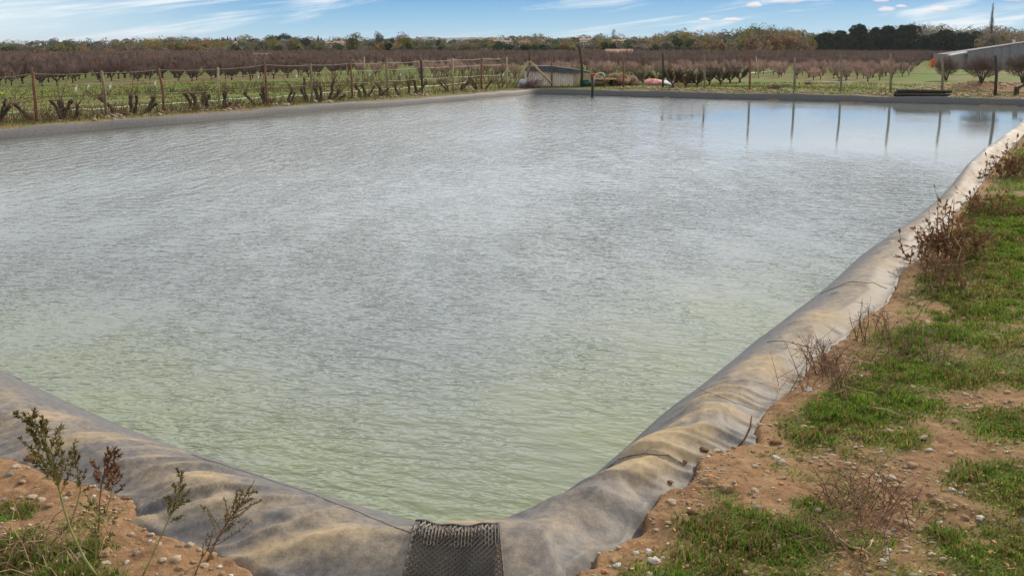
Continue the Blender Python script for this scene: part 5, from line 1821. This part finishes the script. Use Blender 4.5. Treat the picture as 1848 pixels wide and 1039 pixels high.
NAMED = [(1147, 998, 12, 'stone_white', 'white angular quartz stone on bare earth near the net mat'), (1107, 1012, 13, 'stone_tan', 'buff rounded stone left of the white quartz stone'), (1117, 988, 11, 'stone_pale', 'pale pitted stone at the liner edge near the net mat'),
         (1150, 965, 13, 'stone_orange', 'orange oval stone half under the liner edge'), (1090, 981, 6, 'stone_orange', 'small upright orange pebble at the liner edge'), (1132, 1020, 8, 'stone_tan', 'brownish round stone below the white quartz stone'),
         (1177, 934, 10, 'stone_grey', 'grey round stone in the notch of the liner edge'), (1243, 907, 14, 'stone_tan', 'flat tan stone on the earth between liner and grass'), (1609, 863, 17, 'stone_pale', 'large cream stone in the middle of the stony bank'), (1584, 858, 8, 'stone_white', 'white stone just left of the large cream stone'),
         (1613, 908, 14, 'stone_tan', 'rounded pinkish-tan stone below the large cream stone'), (1715, 819, 9, 'stone_pale', 'pale stone alone on the bare trodden strip'), (1710, 852, 10, 'stone_pale', 'flat buff stone on the bare strip right of the cream stone'), (1769, 935, 12, 'stone_white', 'flat white stone at the edge of the right grass patch'),
         (1840, 942, 14, 'stone_grey', 'large pale grey slab half in grass at right'), (1697, 1035, 14, 'stone_orange', 'orange stone cut by the bottom edge of the photo'), (1774, 876, 11, 'stone_tan', 'tan stone right of the bare trodden strip'), (1369, 837, 8, 'stone_pale', 'cream pebble at the top of a grass patch'),
         (1400, 765, 9, 'stone_pale', 'pale stone beside the eroded hole at the liner'), (1583, 557, 14, 'stone_pale', 'upright cream stone against the liner by thin twigs'), (1505, 611, 14, 'stone_tan', 'brown stone leaning on the liner by the dead twigs'), (1728, 515, 10, 'stone_white', 'white stone in green grass below the brown dock bush'),
         (1712, 658, 8, 'stone_white', 'white pebble in grass on the upper bank'), (326, 985, 13, 'stone_tan', 'round tan stone at the liner edge on the left bank'), (75, 902, 12, 'stone_pale', 'flat cream stone on the left bank by the tall weed'), (148, 927, 9, 'stone_orange', 'orange stone right of the tall green weed'), (237, 964, 12, 'stone_pale', 'pale stone in the middle of the left bank'),
         (294, 1010, 13, 'stone_pale', 'long pale stone below the round tan stone'), (246, 998, 12, 'stone_grey', 'greyish stone left of the long pale stone'), (45, 860, 10, 'stone_tan', 'small tan stone near the left photo edge'), (396, 1022, 9, 'stone_white', 'white stone under the dark branching weed'), (401, 1035, 10, 'stone_tan', 'tan stone below the white one at the bottom edge'),
         (245, 895, 9, 'stone_pale', 'pale stone on the clod by the left liner edge'), (1360, 815, 9, 'stone_tan', 'tan stone beneath the dry twig at the liner')]
used = []
for u, v, px, m, lb in NAMED:
    p_ = on_ground(u, v)
    d_ = math.hypot(p_.x, p_.y, p_.z - H)
    put_stone(p_, px / F * d_ * .5, m, lb); used.append((p_.x, p_.y))
# loose pebbles, most on the bare earth
cnt = 0
PG = [('right', 'small loose pebble on the bare earth of the right bank', 'pebbles on the right bank', 205), ('left', 'small loose pebble on the earth of the left bank', 'pebbles on the left bank', 45)]
for sidek, lb, gp, want in PG:
    got = 0; tries = 0
    while got < want and tries < 6000:
        tries += 1
        u, v = (random.uniform(1060, 1848), 1039 - 560 * random.random() ** 1.6) if sidek == 'right' else (random.uniform(0, 480), random.uniform(830, 1039))
        p_ = on_ground(u, v)
        s_, t_ = sdist([p_.x], [p_.y]); se_ = edge_w(t_)
        if s_[0] < se_[0] + .01: continue
        dn_ = float(turf_density(np.array([p_.x]), np.array([p_.y]), s_, se_)[0])
        if random.random() < dn_ * .9: continue
        if min(math.hypot(p_.x - a, p_.y - b) for a, b in used) < .03: continue
        d_ = math.hypot(p_.x, p_.y, p_.z - H)
        size = random.choice((.007, .008, .010, .012, .015, .02)) * random.uniform(.8, 1.2) * (1 + .06 * max(0, d_ - 4))
        m = random.choices(('stone_pale', 'stone_tan', 'stone_orange', 'stone_grey', 'stone_white'), (5, 5, 1.2, 1, .7))[0]
        put_stone(p_, size, m, lb, gp, 'pebble'); used.append((p_.x, p_.y)); got += 1
# grit
GV = []; GF = []; off = 0
ico = stone_mesh(900, 1, .25, .7)
iv = np.array([tuple(v_.co) for v_ in ico.vertices]); ifc = np.array([tuple(p_.vertices) for p_ in ico.polygons])
xs1, ys1 = sample_region(60000, 2.6, 11, -33, 35)
z, s, t, se = terrain(xs1, ys1, True); dn = turf_density(xs1, ys1, s, se)
clus = fbm(xs1 * 2.5, ys1 * 2.5, 91, 4)
ok = (s > se - .01) & (rng.random(len(xs1)) > dn) & (rng.random(len(xs1)) < smooth(.38, .68, clus))
# a line of stones at the foot of the far fence and on the spoil heap
fx = []; fy = []
for k in range(420):
    u = random.uniform(1130, 1900); q = line_pt('right', u, 1.35 + random.gauss(0, .25)) if k % 7 == 0 else None
    if q is not None: base_q = q
    fx.append(base_q[0] + random.uniform(-.6, .6)); fy.append(base_q[1] + random.gauss(0, .22))
for k in range(420):
    fx.append(HEAP[0] + random.gauss(0, 2.3)); fy.append(HEAP[1] + random.gauss(0, .8))
for k in range(160):
    u = random.uniform(100, 900)
    if k % 4 == 0: q = line_pt('left', u, 1.2 + random.gauss(0, .2))
    fx.append(q[0] + random.uniform(-.4, .4)); fy.append(q[1] + random.gauss(0, .2))
fx = np.array(fx); fy = np.array(fy); fzv, fs, ft, fse = terrain(fx, fy, True); fok = fs > fse + .1
gx_ = np.concatenate([xs1[ok], fx[fok]]); gy_ = np.concatenate([ys1[ok], fy[fok]]); gz_ = np.concatenate([z[ok], fzv[fok]])
sz = np.concatenate([rng.choice([.004, .005, .007, .010], ok.sum()) * rng.uniform(.7, 1.4, ok.sum()), rng.uniform(.03, .085, fok.sum())])
vv = iv[None] * sz[:, None, None] * rng.uniform(.7, 1.3, (len(sz), 1, 3)) + np.column_stack([gx_, gy_, gz_ + sz * .15])[:, None, :]
ff = ifc[None] + (np.arange(len(sz)) * len(iv))[:, None, None]
ob = np_mesh('gravel', vv.reshape(-1, 3), ff.reshape(-1, 3), M['gravel'], True); tag(ob, 'fine gravel and scattered small stones in the earth', 'gravel', kind='stuff')

# clods of earth lying on the liner edge and by the eroded hole
M['clod'] = mat('earth_clod', (.20, .10, .05), .95, .4, 30, bump=.8)
for k, (u, v, px, lb) in enumerate(((1271, 812, 13, 'dark earth clod lying on the liner right of the seam'), (1209, 870, 9, 'small earth clod on the liner near the notch'), (55, 828, 15, 'brown earth clod on the left bank beside the liner'), (1250, 925, 15, 'earth clod with moss between liner and grass'), (228, 900, 13, 'earth clod at the left liner edge by dry seedheads'), (1400, 800, 16, 'large eroded earth clod by the liner tear'), (1236, 833, 8, 'crumbled earth clod at the seam end'))):
    p_ = ray('liner', u, v)[0]; pg = on_ground(u, v)
    if p_ is None or (pg - Vector((0, 0, H))).length < (p_ - Vector((0, 0, H))).length: p_ = pg
    d_ = (p_ - Vector((0, 0, H))).length; sz_ = px / F * d_ * .6
    lump('earth_clod', p_ + Vector((0, 0, sz_ * .15)), (sz_ * 1.1, sz_ * .8, sz_ * .5), M['clod'], lb, 'clod', 30 + k, amp=.5)

# ------------------------------------------------------------------ weeds
def weed(name, label, pix, Y=None, side=9, seeds=True, mstem='stem_green', mleaf='weed_olive', r0=.007, zone=(.35, 1.0), blen=.14, per=26, leaf=.022, base=None, cat='weed', droop=.2, grp=None):
    """a stalk traced along its place in the photo, with side sprays that carry small leaves or seed heads"""
    b = base or on_ground(*pix[0])
    Y = b.y
    pts = [b] + [at(u, v, Y - .012 * k) for k, (u, v) in enumerate(pix[1:])]
    root = thing(name, label, cat, b, 0, grp)
    # resample
    fine = []
    for a, c in zip(pts[:-1], pts[1:]):
        for k in range(5): fine.append(a.lerp(c, k / 5))
    fine.append(pts[-1]); fine = [p_ - b for p_ in fine]
    n = len(fine)
    for i in range(1, n - 1):
        fine[i] = (fine[i - 1] + fine[i] * 2 + fine[i + 1]) / 4
    MB().tube(fine, [r0 * (1.0 - .75 * i / (n - 1)) for i in range(n)], 6).build('stem', M[mstem], root, True)
    br = MB(); lf_ = MB()
    for k in range(side):
        f_ = zone[0] + (zone[1] - zone[0]) * (k + random.random() * .6) / side
        i = min(n - 2, int(f_ * (n - 1))); p0 = fine[i]; dr = (fine[i + 1] - fine[i]).normalized()
        a = k * 2.4 + random.uniform(-.4, .4)
        sd_ = Vector((math.cos(a), math.sin(a) * .8, 0)); sd_ = (sd_ - dr * sd_.dot(dr)).normalized()
        L_ = blen * (1.15 - .75 * (f_ - zone[0]) / (zone[1] - zone[0] + 1e-6)) * random.uniform(.7, 1.25)
        q = [p0]
        d_ = (dr * .9 + sd_ * .75).normalized()
        for j in range(5):
            d_ = (d_ + Vector((random.uniform(-.15, .15), random.uniform(-.15, .15), .10 - droop * j * .14))).normalized()
            q.append(q[-1] + d_ * L_ / 5)
        br.tube(q, [r0 * .4, r0 * .35, r0 * .3, r0 * .25, r0 * .2, r0 * .14], 4, False)
        for j in range(per):
            g = random.uniform(.25, 1.0) * 5; jj = min(4, int(g)); pp = q[jj].lerp(q[jj + 1], g - jj)
            dd = (q[jj + 1] - q[jj]).normalized() + Vector((random.gauss(0, .6), random.gauss(0, .6), random.gauss(-.15, .6)))
            lf_.leaf(pp, dd, (random.gauss(0, 1), random.gauss(0, 1), random.gauss(0, 1)), leaf * random.uniform(.6, 1.3), leaf * .45 * random.uniform(.6, 1.2))
    # the tip itself
    for j in range(per * 2):
        g = random.uniform(max(zone[0], .55), 1.0) * (n - 1); jj = min(n - 2, int(g)); pp = fine[jj].lerp(fine[jj + 1], g - jj)
        dd = (fine[jj + 1] - fine[jj]).normalized() + Vector((random.gauss(0, .7), random.gauss(0, .7), random.gauss(0, .5)))
        lf_.leaf(pp, dd, (random.gauss(0, 1), random.gauss(0, 1), random.gauss(0, 1)), leaf * random.uniform(.6, 1.2), leaf * .45)
    br.build('side_shoots', M[mstem if mstem == 'stem_dry' else mstem], root)
    lf_.build('leaves', M[mleaf], root)
    return root


weed('tall_weed', 'tall leaning mugwort with a feathery green-brown top on the left bank', [(176, 1041), (150, 1004), (125, 950), (112, 905), (103, 870), (94, 838), (78, 790), (52, 746)], side=26, zone=(.48, .98), blen=.15, per=46, leaf=.017, r0=.0058, droop=.05)
weed('tall_weed', 'slender weed with an upright seed spike right of the leaning mugwort', [(126, 948), (140, 905), (146, 880), (138, 845), (134, 806)], side=11, zone=(.40, .95), blen=.07, per=34, leaf=.014, r0=.0035)
weed('tall_weed', 'brown weed with drooping seed heads at the left liner edge', [(178, 960), (180, 900), (184, 868), (194, 838), (208, 807)], side=11, zone=(.35, .95), blen=.085, per=40, leaf=.017, r0=.0035, mleaf='weed_brown', mstem='stem_dry')
weed('tall_weed', 'short brown seeding weed leaning right over the liner', [(190, 930), (200, 895), (204, 870), (206, 845)], side=9, zone=(.3, .95), blen=.08, per=34, leaf=.016, r0=.003, mleaf='weed_brown')
weed('tall_weed', 'single green-stemmed weed with a narrow dark head by the liner', [(258, 1037), (285, 980), (305, 935), (318, 905), (330, 852)], side=13, zone=(.48, .97), blen=.07, per=36, leaf=.0135, r0=.0036, mleaf='weed_olive')
weed('tall_weed', 'dark branching weed at the bottom of the liner left of the net mat', [(374, 1012), (395, 965), (415, 935), (432, 912), (449, 886)], side=22, zone=(.15, .97), blen=.13, per=30, leaf=.012, r0=.0042, mleaf='weed_olive', mstem='stem_dry')
weed('tall_weed', 'small dark weed beside the branching one at the bottom edge', [(352, 1036), (362, 1010), (378, 985), (382, 965)], side=8, zone=(.25, .95), blen=.07, per=16, leaf=.010, r0=.003, mleaf='weed_olive', mstem='stem_dry')
weed('low_weed', 'low leafy green weed at the foot of the leaning mugwort', [(205, 985), (190, 950), (175, 925), (160, 905)], side=9, zone=(.2, .95), blen=.10, per=14, leaf=.016, r0=.0028, mleaf='weed_green')
weed('low_weed', 'thin green weed spreading over stones on the left bank', [(172, 1010), (175, 975), (172, 940)], side=7, zone=(.2, .95), blen=.12, per=12, leaf=.014, r0=.0028, mleaf='weed_green')
for k, (u, v, lb) in enumerate(((18, 1000, 'tangle of dry brown stems in the bottom-left corner'), (80, 1015, 'tangle of yellowing stems left of the mugwort base'), (1500, 985, 'dry brown stem tangle beside the bleached stick'), (1590, 930, 'thin brown stem tangle below the large cream stone'), (1550, 905, 'sparse brown stems left of the pinkish-tan stone'))):
    p_ = on_ground(u, v); d_ = (p_ - Vector((0, 0, H))).length
    mb = MB()
    for j in range(42):
        b0_ = Vector((random.gauss(0, .10), random.gauss(0, .08), 0)); a = random.uniform(0, 6.28); L_ = random.uniform(.06, .22)
        e = b0_ + Vector((math.cos(a) * L_, math.sin(a) * L_ * .8, random.uniform(.02, .16)))
        m_ = b0_.lerp(e, .5) + Vector((0, 0, .03))
        mb.tube([b0_, m_, e], [.0022, .0018, .001], 4, False)
    for j in range(70):
        mb.leaf((random.gauss(0, .1), random.gauss(0, .09), random.uniform(.01, .12)), (random.gauss(0, 1), random.gauss(0, 1), random.gauss(0, .6)), (random.random(), random.random(), random.random()), .018, .007)
    o = mb.build('undergrowth', M['stem_dry'] if k != 1 else M['stem_straw']); o.location = p_; tag(o, lb, 'undergrowth')


def dock_bush(name, label, spots, leafm='weed_brown', h=(.3, .7), n_st=26, spread=.5, leaf=.034, per=16, twiggy=False, tall=()):
    sr = .42 if twiggy else .8
    """clump of dead stems with brown leaves; tall = pixel tips of the stems that stand out"""
    b = on_ground(*spots); root = thing(name, label, 'bush', b)
    st = MB(); lf_ = MB()
    stems = []
    for k in range(n_st):
        b0_ = Vector((random.gauss(0, spread * .45), random.gauss(0, spread * .45), 0)); b0_.z = gz(b.x + b0_.x, b.y + b0_.y) - b.z
        a = random.uniform(0, 6.28); hh = random.uniform(*h)
        stems.append((b0_, b0_ + Vector((math.cos(a) * hh * .5, math.sin(a) * hh * .5, hh))))
    for u, v in tall:
        e = at(u, v, b.y + random.uniform(-.2, .1)) - b
        stems.append((Vector((e.x * .45, random.uniform(-.1, .1), 0)), e))
    for b0_, e in stems:
        m_ = b0_.lerp(e, .5) + Vector((random.uniform(-.05, .05), random.uniform(-.05, .05), .05)) * (e - b0_).length
        q = [b0_, b0_.lerp(m_, .55), m_, m_.lerp(e, .55), e]
        st.tube(q, [.007 * sr, .006 * sr, .005 * sr, .004 * sr, .002 * sr], 5, False)
        for j in range(per if not twiggy else per // 2):
            g = random.uniform(.3, 1.0) * 4; jj = min(3, int(g)); pp = q[jj].lerp(q[jj + 1], g - jj)
            dd = (q[jj + 1] - q[jj]).normalized() * .6 + Vector((random.gauss(0, .7), random.gauss(0, .7), random.gauss(-.1, .6)))
            if twiggy or random.random() < .25:
                L_ = random.uniform(.06, .16); st.tube([pp, pp + dd.normalized() * L_], [.003 * sr * 1.4, .0015 * sr], 3, False)
                pp = pp + dd.normalized() * L_ * .8
            lf_.leaf(pp, dd, (random.gauss(0, 1), random.gauss(0, 1), random.gauss(0, 1)), leaf * random.uniform(.5, 1.35), leaf * .5 * random.uniform(.5, 1.2))
    st.build('stems', M['stem_dry'], root); lf_.build('leaves', M[leafm], root)
    return root


dock_bush('dead_dock', 'big brown dead dock bush overhanging the liner on the right bank', (1715, 470), h=(.08, .32), n_st=42, spread=.30, per=16, leaf=.055, tall=[(1693, 352), (1722, 356), (1700, 385), (1676, 408), (1690, 400), (1735, 385), (1655, 446), (1668, 425), (1715, 372), (1740, 400)])
dock_bush('dead_dock', 'brown dead dock bush furthest along the right bank', (1825, 318), h=(.10, .34), n_st=34, spread=.36, per=13, leaf=.07, tall=[(1818, 253), (1812, 270), (1782, 291), (1775, 318), (1795, 296), (1835, 245)])
dock_bush('dead_dock', 'second brown dead bush, between the two big dock bushes', (1775, 385), h=(.08, .28), n_st=26, spread=.42, per=12, leaf=.055)
dock_bush('dead_dock', 'low brown dead stems in the grass below the big dock bush', (1700, 520), h=(.1, .3), n_st=26, spread=.35, per=11, leaf=.035)
dock_bush('dry_bush', 'thin twiggy dead bush leaning on the liner mid-bank', (1490, 672), h=(.05, .15), n_st=24, spread=.15, per=9, leaf=.014, twiggy=True, tall=[(1440, 618), (1447, 630), (1455, 621), (1486, 612), (1470, 625)])
dock_bush('dry_bush', 'sparse twiggy stems beside the upright cream stone', (1578, 618), h=(.06, .2), n_st=15, spread=.16, per=8, leaf=.013, twiggy=True, tall=[(1556, 538), (1566, 552), (1533, 572), (1548, 560), (1590, 560)])
dock_bush('dry_bush', 'brown twiggy clump in the middle of the right bank', (1520, 710), h=(.06, .24), n_st=30, spread=.3, per=8, leaf=.013, twiggy=True, tall=[(1500, 650), (1512, 668)])
dock_bush('dry_bush', 'dark twiggy clump on the grass right of the thin stems', (1640, 640), h=(.06, .22), n_st=24, spread=.3, per=8, leaf=.016, twiggy=True)
# straw-coloured arching stalks in front of the dock bush
for k, (pix, lb) in enumerate((([(1722, 506), (1728, 470), (1735, 448), (1722, 428)], 'bent straw-coloured stalk before the big dock bush'), ([(1690, 490), (1700, 478), (1735, 478), (1760, 468)], 'low straw stalk lying across the dock bush'), ([(1765, 468), (1775, 452), (1790, 425), (1800, 418)], 'straw stalk right of the big dock bush'))):
    b = on_ground(*pix[0]); pts = [b] + [at(u, v, b.y - .05) for u, v in pix[1:]]
    o = MB().tube(pts, [.006, .005, .004, .003], 5).build('dry_stalk', M['stem_straw'], None, False, b); tag(o, lb, 'stalk')

# sticks
def stick(pix, r, m, lb, lift=.01, forks=()):
    pts = []
    for k, (u, v) in enumerate(pix):
        p_ = on_ground(u, v); pts.append(p_ + Vector((0, 0, lift + .01 * math.sin(k * 2))))
    root = thing('stick', lb, 'stick', pts[0])
    MB().tube([p_ - pts[0] for p_ in pts], [r * (1 - .5 * k / (len(pts) - 1)) for k in range(len(pts))], 6).build('branch', M[m], root, True)
    for fk in forks:
        q = [on_ground(u, v) + Vector((0, 0, lift + .008 * k)) - pts[0] for k, (u, v) in enumerate(fk)]
        MB().tube(q, [r * .6, r * .5, r * .25][:len(q)], 5).build('twig', M[m], root, True)


stick([(1573, 1010), (1556, 1001), (1535, 990), (1510, 972), (1482, 946)], .006, 'stem_straw', 'bleached dry stick lying near the bottom of the right bank', .014, [[(1556, 1001), (1570, 995), (1574, 985)], [(1560, 1003), (1566, 1018), (1560, 1026)]])
stick([(1500, 628), (1510, 655), (1520, 690), (1530, 735)], .006, 'stem_dry', 'dark dry stick lying down the grass of the right bank', .03, [[(1520, 690), (1545, 700), (1590, 722)], [(1524, 712), (1505, 722), (1490, 728)]])
stick([(1520, 705), (1545, 715), (1580, 718)], .004, 'stem_straw', 'thin pale stick across the mid-bank grass', .03)
stick([(1575, 745), (1600, 752), (1625, 757)], .004, 'stem_straw', 'thin pale stick right of the mid-bank grass', .03)
b = ray('liner', 1333, 805)[0] or on_ground(1333, 805)
pts = [b, at(1345, 790, b.y), at(1354, 770, b.y + .02), at(1356, 752, b.y + .02), at(1357.5, 748, b.y + .03)]
o = MB().tube(pts, [.006, .006, .005, .003, .002], 6).build('dry_twig', M['stem_dry'], None, True, b); tag(o, 'dark dry twig propped upright against the torn liner', 'twig')
# yellow leaves and pale bits in the grass
M['fallen'] = leaf_mat('fallen_leaves', None, (.38, .24, .09), .4, .2, 20)
mb = MB()
for k in range(900):
    u, v = random.uniform(1120, 1848), 1039 - 640 * random.random() ** 1.4
    p_ = on_ground(u, v); s_, t_ = sdist([p_.x], [p_.y])
    if s_[0] < edge_w(t_)[0] + .02: continue
    L_ = random.uniform(.008, .022) * (1 + .05 * p_.y)
    mb.leaf(p_ + Vector((0, 0, random.uniform(.004, .03))), (random.gauss(0, 1), random.gauss(0, 1), random.gauss(0, .35)), (random.gauss(0, .4), random.gauss(0, .4), 1), L_, L_ * .5)
ob = mb.build('leaf_litter', M['fallen']); tag(ob, 'scattered dead leaves and bits on the right bank', 'leaf litter', kind='stuff')
